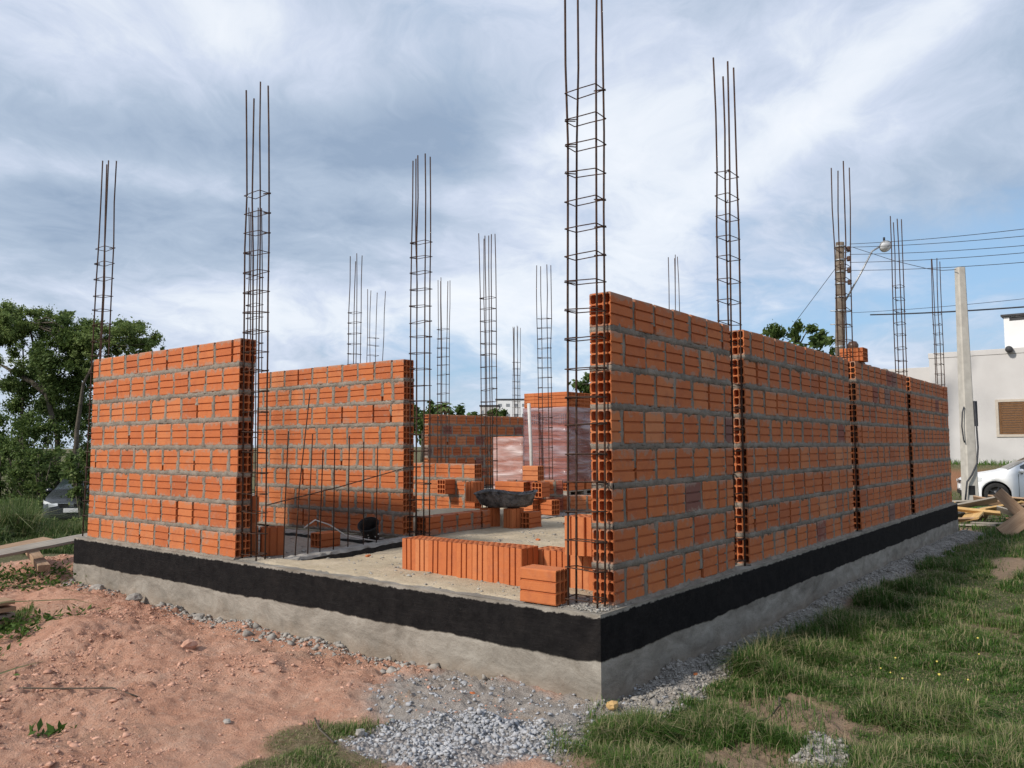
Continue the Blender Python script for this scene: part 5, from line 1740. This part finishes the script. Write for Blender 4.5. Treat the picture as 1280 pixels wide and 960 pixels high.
def build_left_trees():
    D = 26.0
    gp = 'trees beyond the sunlit wall'
    b = gpt(76, D)
    make_tree('leafy_tree', 'tall tree with forked pale trunk and dense dark crown beside the sunlit wall', b,
              [[(0, 0, -.2), off(b, 72, 545, D), off(b, 57, 491, D), off(b, 44, 440, D), off(b, 36, 405, D)],
               [off(b, 57, 491, D), off(b, 40, 478, D + .3), off(b, 12, 462, D + .6), off(b, -10, 450, D + .8)]],
              [(off(b, 84, 452, D), (1.0, 1.2, 1.25), 46), (off(b, 95, 420, D - .2), (.7, .9, .55), 20), (off(b, 66, 505, D + 1.2), (1.2, 1.2, .9), 24), (off(b, 30, 470, D + 1.0), (.9, 1.0, .7), 16)],
              56000, .10, 'leaf_dark', 3, gp, .11, 14, .45)
    b2 = gpt(30, D + .5)
    make_tree('leafy_tree', 'airy tree with light green feathery top rising at the edge of the photo', b2,
              [[(0, 0, -.2), off(b2, 26, 540, D + .5), off(b2, 30, 470, D + .5), off(b2, 28, 420, D + .5)]],
              [(off(b2, 20, 405, D + .5), (1.5, 1.4, .62), 80), (off(b2, -5, 440, D - .4), (1.1, 1.0, .9), 44), (off(b2, 60, 398, D + .4), (.85, .8, .40), 34)],
              34000, .085, 'leaf_light', 5, gp, .075, 30, .46, size=(.08, .20))
    b3 = gpt(96, D - .8)
    make_tree('leafy_tree', 'tree with a straight pale trunk whose feathery crown overhangs the sunlit wall', b3,
              [[(0, 0, -.2), off(b3, 96, 540, D - .8), off(b3, 104, 480, D - .8), off(b3, 130, 430, D - .8)]],
              [(off(b3, 148, 420, D - .8), (1.2, 1.2, .55), 70), (off(b3, 118, 440, D - .5), (.7, .8, .7), 30), (off(b3, 180, 433, D - .9), (.62, .6, .26), 26)],
              22000, .085, 'leaf_light', 8, gp, .10, 28, .48, size=(.08, .20))
    b4 = gpt(-30, D + 3)
    make_tree('leafy_tree', 'dark bushy tree at the very edge of the photo behind the weeds', b4,
              [[(0, 0, -.2), off(b4, -28, 540, D + 3), off(b4, -30, 480, D + 3)]],
              [(off(b4, -20, 555, D + 3), (1.6, 1.5, 1.1), 26), (off(b4, -60, 470, D + 3), (1.3, 1.3, 1.0), 18)], 9000, .15, 'leaf_dark', 12, gp, .14, 8, .4)
    # bushes under the trees
    gb = 'bushes under the trees beyond the sunlit wall'
    for i, (px, py, dd, rx, rz, n, mt, lab) in enumerate((
            (4, 575, 24.0, 1.1, 1.0, 5600, 'leaf_dark', 'dark green bush at the edge of the photo above the boards'),
            (52, 585, 23.6, .85, .72, 6200, 'leaf_mid', 'light green leafy bush in front of the forked trunk'),
            (106, 586, 21.6, .55, .42, 4800, 'leaf_mid', 'leafy bush hanging over the bonnet of the dark car'),
            (36, 545, 25.4, 1.1, .8, 5600, 'leaf_dark', 'tall dark bush under the airy tree'),
            (132, 560, 26.5, 1.2, 1.4, 5600, 'leaf_dark', 'dark bush just showing at the end of the sunlit wall'),
            (85, 535, 28.5, 1.9, 1.4, 8200, 'leaf_dark', 'deep green thicket behind the two pale trunks'))):
        c = at(px, py, dd)
        bz = gz(c.x, c.y)
        t = thing('leafy_bush', lab, 'bush', (c.x, c.y, bz), (0, 0, 0), gb)
        zc_ = c.z - bz
        cl = sub_clumps((0, 0, zc_), (rx, rx, rz), 30, 40 + i, (.14, .34)) + sub_clumps((0, 0, max(.3, zc_ - rz * .8)), (rx * 1.1, rx, max(.3, zc_ * .5)), 16, 60 + i, (.14, .34))
        P, k = clump_points(cl, n, 50 + i, .2)
        link('foliage', leaves_mesh('foliage', P, .11, M[mt], 50 + i, tint_c=.45, tint_s=.26), t)
        mb = MB()
        mb.tube([(0, 0, -.25), (0, 0, .12)], [.10, .08], 6)
        for q in cl[::4]:
            mb.tube([(random.uniform(-.03, .03), random.uniform(-.03, .03), -.1), (q[0] * .5, q[1] * .5, q[2] * .6), q[:3]], [.035, .02, .008], 5)
        mb.obj('stems', M['bark'], t)['kind'] = 'stuff'


build_left_trees()
# tree over the shaded walls
b = gpt(1000, 34)
make_tree('leafy_tree', 'tree whose dark top shows over the shaded walls beside the utility pole', b,
          [[(0, 0, -.2), off(b, 1002, 470, 34), off(b, 1000, 430, 34)]],
          [(off(b, 985, 412, 34), (.95, .9, .30), 14), (off(b, 1022, 420, 34), (.65, .7, .42), 10), (off(b, 1000, 448, 34), (1.5, 1.4, .55), 14), (off(b, 1035, 440, 34), (.5, .5, .3), 6)],
          5200, .22, 'leaf_dark', 21, None, .16, 10, .35)
b = gpt(735, 40)
make_tree('leafy_tree', 'small tree peeping out beside the nearest shaded wall, above the tall wrapped stack', b,
          [[(0, 0, -.2), off(b, 737, 520, 40), off(b, 737, 480, 40)]],
          [(off(b, 737, 478, 40), (.75, .7, .5), 10), (off(b, 745, 500, 40), (1.0, 1.0, .8), 10)], 2600, .26, 'leaf_dark', 22, None, .14, 6, .3)
# far tree line and a palm
gf = 'small distant trees on the skyline behind the back wall'
FT = [(528, 516, 70, 1.2, 1.2, 'round dark distant tree next to the inner wall end'), (543, 511, 95, 1.0, 1.3, 'tall slim distant tree next to the palm'),
      (576, 520, 80, 1.3, .9, 'low wide distant tree between the palm and the bundled cage'), (600, 519, 90, 1.6, .9, 'lowest distant tree before the white building'),
      (628, 521, 85, 1.1, .8, 'distant tree in front of the white building'), (512, 519, 75, 1.4, 1.1, 'distant tree half hidden by the inner wall')]
for i, (px, py, dd, rx, rz, lab) in enumerate(FT):
    b = gpt(px, dd)
    top = off(b, px, py, dd)
    make_tree('distant_tree', lab, b, [[(0, 0, -.3), (0.05, 0, top[2] * .5), (0, 0, top[2])]], [(top, (rx, rx, rz), 10), ((top[0], top[1], top[2] * .6), (rx * 1.1, rx * 1.1, top[2] * .35), 8)],
              1500, .5, 'leaf_dark', 70 + i, gf, .2, 4, .3)
b = gpt(556, 62)
t = thing('palm_tree', 'distant round-headed palm on the skyline behind the back wall', 'palm tree', b)
top = off(b, 556, 507, 62)
mb = MB(); mb.tube([(0, 0, -.3), (.05, 0, top[2] * .5), top], [.16, .12, .10], 8); mb.obj('trunk', M['bark'], t)
mb = MB()
for k in range(26):
    a = 2 * PI * k / 26 * 2.4; e = -0.5 + 1.7 * k / 26
    dv = Vector((math.cos(a) * math.cos(e), math.sin(a) * math.cos(e), math.sin(e)))
    sd = dv.cross(Vector((0, 0, 1))).normalized()
    L = .85
    P = []
    for i in range(6):
        u = i / 5; p = Vector(top) + dv * L * u - Vector((0, 0, .5 * u * u)); w = .16 * math.sin(PI * (.1 + .9 * u)) + .01
        P += [p - sd * w - Vector((0, 0, .05)), p, p + sd * w - Vector((0, 0, .05))]
    mb.add(P, [(i * 3 + j, i * 3 + j + 1, (i + 1) * 3 + j + 1, (i + 1) * 3 + j) for i in range(5) for j in range(2)], tint=random.random())
mb.obj('crown', M['leaf_dark'], t)
# distant buildings
for (px, y0, y1, wpx, dd, mt, lab) in ((612, 508, 535, 12, 110, 'render_wall', 'small pale distant building left of the white one, behind the bundled cage'),
                                       (640, 500, 535, 20, 120, 'render_white', 'white distant building with rows of windows above the back wall')):
    c = at(px, y1, dd); h = (y1 - y0) * dd / FPX; wv = wpx * dd / FPX
    t = thing('distant_building', lab, 'building', (c.x, c.y, c.z - 2), (0, 0, YAW))
    mb = MB(); mb.bbox((0, -wv, 0), (6, wv, h + 2), .03); mb.obj('wall', M[mt], t)
    mb = MB(); mb.bbox((-.1, -wv - .1, h + 2.003), (6.1, wv + .1, h + 2.2), .02); mb.obj('roof', M['roofing'], t)
    for r in range(2):
        for k in range(4):
            mb = MB(); yy = -wv + (k + .5) * 2 * wv / 4; zz = h + 2 - .55 - 1.5 * r
            mb.box((-.02, yy - wv * .12, zz - .45), (.03, yy + wv * .12, zz)); mb.obj('window', M['galv'], t)


# ------------------------------------------------------------------ grass, weeds, gravel, clods
def blades(name, X, Y, H, wid, mat, seed, tint, bend=0.6):
    """curved three-segment blades, as triangles"""
    r = np.random.default_rng(seed)
    n = len(X)
    Z = ground_z(X, Y) - 0.008
    th = r.uniform(0, 2 * np.pi, n)
    d = np.stack([np.cos(th), np.sin(th), np.zeros(n)], -1)
    s = np.stack([-np.sin(th), np.cos(th), np.zeros(n)], -1)
    b = (np.abs(r.normal(0, bend, n)) + .1)
    base = np.stack([X, Y, Z], -1)
    up = np.array([0, 0, 1.0])
    p1 = base + (up * (H * .55)[:, None]) + d * (H * b * .22)[:, None]
    p2 = base + (up * (H * np.clip(1 - .35 * b, .25, 1))[:, None]) + d * (H * b * .8)[:, None]
    w = (wid * r.uniform(.6, 1.3, n))[:, None]
    v = np.stack([base - s * w, base + s * w, p1 + s * w * .75, p1 - s * w * .75, p2], 1).reshape(-1, 3)
    k = np.arange(n) * 5
    f = np.concatenate([np.stack([k, k + 1, k + 2], -1), np.stack([k, k + 2, k + 3], -1), np.stack([k + 3, k + 2, k + 4], -1)])
    return np_mesh(name, v, f, mat, np.concatenate([tint] * 3))


def scatter_grass():
    r = np.random.default_rng(5)
    # shaded-side lawn, density falling with distance
    N = 2600000
    u = r.random(N)
    dist = 2.3 * (15.0 / 2.3) ** u
    ang = r.uniform(math.radians(3), math.radians(72), N)
    X = CAM.x + dist * np.cos(ang); Y = CAM.y + dist * np.sin(ang)
    g = masks(X, Y)[1]
    ok = (r.random(N) < np.maximum(g ** 1.6, .03 * (Y < -.3)) * (1 - .38 * sstep(.95, .45, np.hypot(X + 1.2, Y - .6)))) & ((Y < -0.02) | (X < 0)) & (Y < 5.5)
    tuft = fbm(X, Y, 3.3, 3, 91); dry = fbm(X, Y, 1.5, 4, 97)
    ok &= r.random(N) < 0.62 + .5 * sstep(.38, .62, tuft)
    ok &= r.random(N) < np.clip(1.25 - 0.08 * (dist - 2), .35, 1)
    X, Y, tuft, dry = X[ok], Y[ok], tuft[ok], dry[ok]
    n = len(X)
    far = np.hypot(X - CAM.x, Y - CAM.y)
    lush = lump(X, Y, 1.6, -.42, 1.1, .24, .05) + .9 * lump(X, Y, 3.8, -.45, 1.6, .28, .03) + .7 * lump(X, Y, -.2, -.42, .35, .18)
    H = (0.016 + 0.056 * sstep(.40, .68, tuft) + .055 * np.clip(lush, 0, 1) * sstep(.35, .6, tuft)) * r.uniform(.4, 1.7, n) * (0.75 + .5 * fbm(X, Y, .9, 2, 93))
    near_tuft = sstep(.9, .3, np.hypot(X + 1.2, Y - .5))
    H *= 1 - .35 * near_tuft
    tint = np.clip(.34 + r.normal(0, .15, n) + .40 * sstep(.52, .68, dry) * r.random(n) + .26 * near_tuft * r.random(n) - .10 * np.clip(lush, 0, 1), 0, 1)
    dead = r.random(n) < .15 + .15 * near_tuft; tint[dead] = r.uniform(.85, 1, dead.sum()); H[dead] *= 1.25
    wd = .0009 + .00022 * far
    o = link('grass', blades('grass', X, Y, H, wd, M['grass'], 6, tint, 1.0))
    tag(o, 'short tufted grass with dry straw growing round the foundation', 'grass', kind='stuff')
    # scattered weeds on the clay
    # tall weeds beyond the boards
    N = 70000
    px = r.uniform(-60, 140, N); dd = r.uniform(10.0, 27, N) ** 1.0
    P = np.array(CAM) + dd[:, None] * (np.array(FW) + ((px - 640) / FPX)[:, None] * np.array(RT))
    X, Y = P[:, 0], P[:, 1]
    ok = (Y > 7.3 + .3 * X + r.normal(0, .3, N)) & (Y > 6.6)
    X, Y, dd = X[ok], Y[ok], dd[ok]; n = len(X)
    tf = fbm(X, Y, .8, 3, 111)
    H = (.12 + .62 * sstep(.3, .7, tf)) * r.uniform(.45, 1.25, n) * sstep(7.0, 12.0, Y)
    H = np.maximum(H, .06)
    px = px[ok]
    sight = CAM.z - (643 - 557) / FPX * dd - ground_z(X, Y)
    H = np.where((px > 50) & (px < 122), np.minimum(H, np.clip(sight, .05, 2) * r.uniform(.5, 1.05, n)), H)
    tint = np.clip(.45 + r.normal(0, .14, n) + .4 * (r.random(n) < .22) + .35 * (fbm(X, Y, .5, 3, 118) - .5), 0, 1)
    o = link('tall_weeds', blades('tall_weeds', X, Y, H,   .0026 + .00042 * dd, M['weed_blade'], 8, tint, .8))
    tag(o, 'tall rough weeds between the boards and the trees', 'weeds', kind='stuff')
    rr = np.random.default_rng(77)
    n = 90000
    px = rr.uniform(-40, 122, n); dd = rr.uniform(13.5, 24.5, n)
    P = np.array(CAM) + dd[:, None] * (np.array(FW) + ((px - 640) / FPX)[:, None] * np.array(RT))
    X, Y = P[:, 0], P[:, 1]; G = ground_z(X, Y)
    cl = fbm(X, Y, 1.1, 4, 151)
    top = (.10 + .95 * sstep(.42, .72, cl)) * sstep(13.0, 17.0, dd) * (.7 + .5 * fbm(X, Y, .4, 2, 155))
    sight = CAM.z - (646 - 557) / FPX * dd - G
    top = np.where((px > 56) & (px < 124), np.minimum(top, np.clip(sight, .04, 2)), top)
    Zp = G + top * rr.random(n) ** .55
    keep = top > .12
    P = np.stack([X, Y, Zp], -1)[keep]
    o = link('undergrowth', leaves_mesh('undergrowth', P, .085, M['leaf_mid'], 78, .42, -.1, tint_c=.5, tint_s=.25))
    tag(o, 'mass of low leafy undergrowth between the boards and the bushes', 'undergrowth', kind='stuff')
    # strip of grass at the foot of the white house and on the road verge
    N = 16000
    X = r.uniform(10.2, 29.8, N); Y = r.uniform(-3.5, 7.0, N)
    ok = ((X > 27.8) | (X < 20) | (r.random(N) < .25)) & ~((X > 26.0) & (X < 27.9))
    X, Y = X[ok], Y[ok]; n = len(X)
    H = r.uniform(.04, .16, n) * np.where(X > 27.8, 1.6, .8)
    o = link('verge_grass', blades('verge_grass', X, Y, H, .012, M['grass'], 9, np.clip(.4 + r.normal(0, .15, n), 0, 1), .6))
    tag(o, 'rough verge grass round the white car and along the pale house', 'grass', kind='stuff')


scatter_grass()


def stones(name, X, Y, size, mat, seed, flat=.7, sink=.25, zoff=None):
    """one mesh of irregular 12-vertex stones"""
    r = np.random.default_rng(seed)
    n = len(X)
    ph = (1 + 5 ** .5) / 2
    ico = np.array([(-1, ph, 0), (1, ph, 0), (-1, -ph, 0), (1, -ph, 0), (0, -1, ph), (0, 1, ph), (0, -1, -ph), (0, 1, -ph), (ph, 0, -1), (ph, 0, 1), (-ph, 0, -1), (-ph, 0, 1)]) / 1.9
    F = np.array([(0, 11, 5), (0, 5, 1), (0, 1, 7), (0, 7, 10), (0, 10, 11), (1, 5, 9), (5, 11, 4), (11, 10, 2), (10, 7, 6), (7, 1, 8), (3, 9, 4), (3, 4, 2), (3, 2, 6), (3, 6, 8), (3, 8, 9), (4, 9, 5), (2, 4, 11), (6, 2, 10), (8, 6, 7), (9, 8, 1)])
    v = ico[None] * r.uniform(.35, 1.4, (n, 12, 1))
    v = v * np.stack([r.uniform(.7, 1.3, n), r.uniform(.7, 1.3, n), r.uniform(.5, 1.0, n) * flat * 1.3], -1)[:, None, :]
    a = r.uniform(0, 2 * np.pi, n); c, s = np.cos(a), np.sin(a)
    x = v[..., 0] * c[:, None] - v[..., 1] * s[:, None]; y = v[..., 0] * s[:, None] + v[..., 1] * c[:, None]
    z = v[..., 2]
    Z = ground_z(X, Y) if zoff is None else zoff
    out = np.stack([x * size[:, None] + X[:, None], y * size[:, None] + Y[:, None], z * size[:, None] + (Z + size * flat * (1 - sink * 2) * .5)[:, None]], -1)
    f = (F[None] + (np.arange(n) * 12)[:, None, None]).reshape(-1, 3)
    return np_mesh(name, out.reshape(-1, 3), f, mat, r.random(len(f)))


def scatter_stones():
    r = np.random.default_rng(9)
    N = 60000
    X = r.uniform(-2.2, .4, N); Y = r.uniform(-.8, 1.3, N)
    gm = masks(X, Y)
    ok = r.random(N) < gm[0] * (.12 + .40 * sstep(.35, .6, fbm(X, Y, 4.0, 3, 160))) + gm[3] * .035
    X, Y = X[ok], Y[ok]
    o = link('gravel', stones('gravel', X, Y, r.lognormal(-4.75, .33, len(X)).clip(.003, .017), M['stone'], 10, .75, .3)); tag(o, 'pale grey crushed stone spread before the foundation corner', 'gravel', kind='stuff')
    N = 90000
    X = np.concatenate([-1.2 + 11.4 * r.random(N) ** 1.5, r.uniform(-.3, .2, 4000)]); Y = np.concatenate([r.uniform(-.75, -.01, N), r.uniform(-1.4, -.9, 4000)])
    gm = masks(X, Y)
    ok = r.random(len(X)) < np.maximum(gm[5] * .35, gm[4] * .8) + gm[3] * .12
    X, Y = X[ok], Y[ok]
    o = link('rubble', stones('rubble', X, Y, r.lognormal(-5.2, .5, len(X)).clip(.002, .025), M['rubble'], 12, .7, .2)); tag(o, 'grey cement crumbs heaped along the shaded foundation face', 'rubble', kind='stuff')
    # clods of clay
    N = 110000
    X = r.uniform(-2.6, 1.0, N); Y = r.uniform(.2, 8.2, N)
    gm = masks(X, Y)
    cl = fbm(X, Y, 1.6, 3, 131)
    ok = (r.random(N) < .06 + .55 * sstep(.5, .72, cl)) & (gm[0] < .3) & (gm[1] < .5) & ~((X > -.01) & (Y < HY))
    X, Y = X[ok], Y[ok]
    sz = r.lognormal(-5.45, .62, len(X)).clip(.002, .026)
    o = link('clay_clods', stones('clay_clods', X, Y, sz, M['clod'], 14, .55, .32)); tag(o, 'crumbled clods of orange clay strewn over the bare earth', 'clods', kind='stuff')
    # crumbs of mortar along the sunlit foundation foot
    N = 2200
    X = -np.abs(r.normal(0, .10, N)) - .005; Y = r.uniform(.6, 5.9, N)
    ok = r.random(N) < sstep(.4, .62, fbm(X * 0, Y, 1.3, 3, 140)) + .12
    X, Y = X[ok], Y[ok]
    o = link('mortar_crumbs', stones('mortar_crumbs', X, Y, r.lognormal(-5.0, .65, len(X)).clip(.003, .04), M['rubble'], 15, .7, .2)); tag(o, 'grey mortar crumbs fallen along the sunlit foundation foot', 'rubble', kind='stuff')
    # crumbs on the slab round the corner cage
    N = 5200
    X = r.uniform(.05, 6.5, N); Y = r.uniform(.1, 4.6, N)
    ok = r.random(N) < .12 + .9 * sstep(.52, .68, fbm(X, Y, 1.1, 4, 171)); X, Y = X[ok], Y[ok]
    o = link('floor_droppings', stones('floor_droppings', X, Y, r.lognormal(-5.2, .6, len(X)).clip(.002, .02), M['slab_crumb'], 19, .6, .2, floor_z(X, Y)[0])); tag(o, 'mortar droppings and grit scattered over the sand floor', 'rubble', kind='stuff')
    N = 500
    X = np.abs(r.normal(.08, .16, N)) + .02; Y = np.abs(r.normal(.1, .18, N)) + .02
    o = link('slab_crumbs', stones('slab_crumbs', X, Y, r.lognormal(-5.4, .55, N).clip(.002, .016), M['slab_crumb'], 16, .7, .2, np.full(N, .003))); tag(o, 'pale cement crumbs on the slab round the corner rebar cage', 'rubble', kind='stuff')


scatter_stones()

# single stones one could pick up
gs = 'single stones lying on the clay'
for i, (x, y, s, mt, lab) in enumerate(((-0.72, 2.62, .055, 'clod', 'big orange clay lump lying on the mound below the sunlit wall'),
                                         (-0.10, 3.55, .06, 'rubble', 'grey mortar lump with a red side against the sunlit foundation'),
                                         (-0.12, 5.15, .07, 'rubble', 'dark grey mortar lump near the outer end of the sunlit foundation'),
                                         (-0.10, 4.55, .075, 'rubble', 'grey mortar lump midway along the sunlit foundation foot'),
                                         (-0.05, 2.52, .035, 'rubble', 'upright grey shard leaning on the sunlit foundation'),
                                         (-1.30, 1.28, .022, 'rubble', 'pale pebble on the clay near the front grass tuft'),
                                         (0.05, -0.62, .04, 'stone', 'grey stone sitting in the grass before the bare dirt'),
                                         (-1.05, .62, .03, 'rubble', 'pale stone between the front tuft and the gravel'))):
    mb = MB(); lumpy(mb, (0, 0, 0), (s, s * .8, s * .7), random.Random(i + 30), 9)
    tag(mb.obj('stone', M[mt], None, (x, y, gz(x, y) + s * .35), (0, 0, i)), lab, 'stone', gs)


# small leafy weeds on the clay, reeds and twigs
def weed_plant(label, x, y, r, h, n, seed, mat='weed', size=.05):
    t = thing('weed_plant', label, 'weed', (x, y, gz(x, y)), (0, 0, 0), 'small weeds on the clay')
    rd = np.random.default_rng(seed)
    P = np.stack([rd.normal(0, r, n), rd.normal(0, r * .6, n), rd.uniform(.0, h, n)], -1)
    link('leaves', leaves_mesh('leaves', P, size, M[mat], seed, .4, -.2), t)
    mb = MB()
    for k in range(0, n, 12):
        mb.tube([(P[k, 0] * .4, P[k, 1] * .4, -.02), P[k]], .0025, 4)
    mb.obj('stems', M['weed'], t)


for i, a in enumerate(((-1.02, 4.05, .20, .07, 170, 'spreading green weed along the crest of the clay mound'), (-1.24, 3.85, .12, .06, 110, 'green weed at the lower end of the mound crest'),
                       (-1.98, 2.72, .12, .05, 90, 'small weed low on the clay at the edge of the photo'), (-0.15, 6.35, .30, .10, 260, 'broad-leaved weeds under the long pale board'),
                       (-0.62, 6.0, .30, .12, 260, 'weed patch at the edge of the photo below the boards'), (-1.48, 4.55, .16, .16, 160, 'leafy weed beside the small stack of boards'),
                       (-1.92, 1.75, .05, .03, 30, 'tiny weed alone on the flat clay'),
                       (-1.70, 3.35, .14, .07, 130, 'pale green weed sprawling between the two arching reed leaves'), (-2.02, 3.05, .12, .10, 120, 'weed clump at the edge of the photo under the lower reed blade'),
                       (-1.35, 4.95, .18, .12, 160, 'bushy weed behind the small stack of boards'), (-0.35, 5.55, .10, .05, 70, 'small weed on the clay near the outer foundation corner'))):
    weed_plant(a[5], a[0], a[1], a[2], a[3], a[4], 300 + i)


def reed(label, pts, w, group):
    mb = MB(); P = [Vector(p) for p in pts]; n = len(P); vs = []
    for i, p in enumerate(P):
        d = (P[min(i + 1, n - 1)] - P[max(i - 1, 0)]).normalized(); s = d.cross(Vector((0, 0, 1))).normalized(); k = w * math.sin(PI * (.12 + .86 * i / (n - 1)))
        vs += [p - s * k, p - Vector((0, 0, k * .4)), p + s * k]
    mb.add(vs, [(i * 3 + j, i * 3 + j + 1, (i + 1) * 3 + j + 1, (i + 1) * 3 + j) for i in range(n - 1) for j in range(2)], tint=random.random(), smooth=True)
    tag(mb.obj('reed_leaf', M['reed'], None), label, 'reed leaf', group)


gr_ = 'long reed leaves arching in over the clay'
reed('uppermost long pale reed leaf arching in towards the foundation', [(-2.02, 3.95, -.30), (-1.75, 4.15, -.13), (-1.35, 4.20, -.10), (-0.95, 4.10, -.14), (-0.62, 3.92, -.27)], .012, gr_)
reed('second long reed leaf drooping below the uppermost one', [(-2.02, 3.9, -.34), (-1.7, 3.9, -.22), (-1.3, 3.95, -.19), (-0.9, 3.85, -.22), (-0.72, 3.75, -.29)], .014, gr_)
reed('stiff green reed blade standing steeply at the edge of the photo', [(-1.75, 4.1, -.40), (-1.68, 4.25, -.22), (-1.66, 4.42, -.08)], .012, gr_)
reed('short reed blade curving low over the lower clay', [(-2.2, 2.7, -.40), (-2.0, 2.95, -.27), (-1.72, 3.1, -.24), (-1.45, 3.22, -.31)], .013, gr_)
reed('reed blade lying along the clay at the lower edge', [(-2.2, 2.3, -.42), (-2.0, 2.5, -.33), (-1.7, 2.65, -.33), (-1.5, 2.8, -.36)], .012, gr_)

# twigs
gt = 'thin twigs lying on the ground'
for lab, pts in (('dark twig lying over the bare dirt in the grass', [(.12, -.72), (.22, -.78), (.36, -.78), (.52, -.72), (.60, -.74)]),
                 ('long thin twig across the clay at the lower edge', [(-1.75, 2.55), (-1.60, 2.3), (-1.48, 2.05), (-1.42, 1.9)]),
                 ('thin twig on the clay beside the front grass tuft', [(-1.02, .98), (-1.12, .82), (-1.20, .62)])):
    mb = MB(); mb.tube([(x, y, gz(x, y) + .012) for x, y in pts], .0042, 5)
    tag(mb.obj('twig', M['bark']), lab, 'twig', gt)

# wildflowers in the lawn
rf = random.Random(8)
proto = None
for i in range(9):
    x, y = rf.uniform(1.0, 2.2), rf.uniform(-1.45, -1.0)
    if proto is None:
        proto = thing('wildflower', 'tiny yellow wildflower among the lawn grass', 'flower', (0, 0, 0), (0, 0, 0), 'tiny wildflowers in the lawn')
        mb = MB(); mb.tube([(0, 0, 0), (.004, 0, .10)], .0015, 4); mb.obj('stem', M['weed'], proto)
        mb = MB(); mb.lathe([(.001, .096), (.005, .10), (.007, .105), (.001, .108)], 8, Matrix.Translation((.004, 0, 0))); mb.obj('petals', M['flower'], proto)
        o = proto
    else:
        o = copy_tree(proto)
    o.location = (x, y, gz(x, y)); o.scale = [rf.uniform(.7, 1.2)] * 3

# broken brick pieces
gb_ = 'broken bits of orange brick'
for i, (x, y, zf, lab) in enumerate(((.9, 2.75, None, 'orange brick shard on the sand floor before the inner beam'), (2.6, 2.3, None, 'orange brick shard out on the open sand floor'),
                                     (4.1, 3.0, None, 'orange brick shard near the holed brick by the trough'), (-.28, .62, 1, 'brick shard in the grey dust near the gravel'),
                                     (-.10, .95, 1, 'brick shard at the foot of the sunlit foundation face'), (.75, -.16, 1, 'brick shard in the grey strip by the shaded foundation'))):
    mb = MB(); rr_ = random.Random(400 + i); q = rr_.uniform(.018, .034)
    lumpy(mb, (0, 0, 0), (q * 1.5, q, q * .5), rr_, 5, tint=.6)
    z = gz(x, y) if zf else float(floor_z(np.array([x]), np.array([y]))[0][0])
    tag(mb.obj('brick_shard', M['brick_clean'], None, (x, y, z + q * .3), (0, 0, i * 1.3)), lab, 'brick shard', gb_)
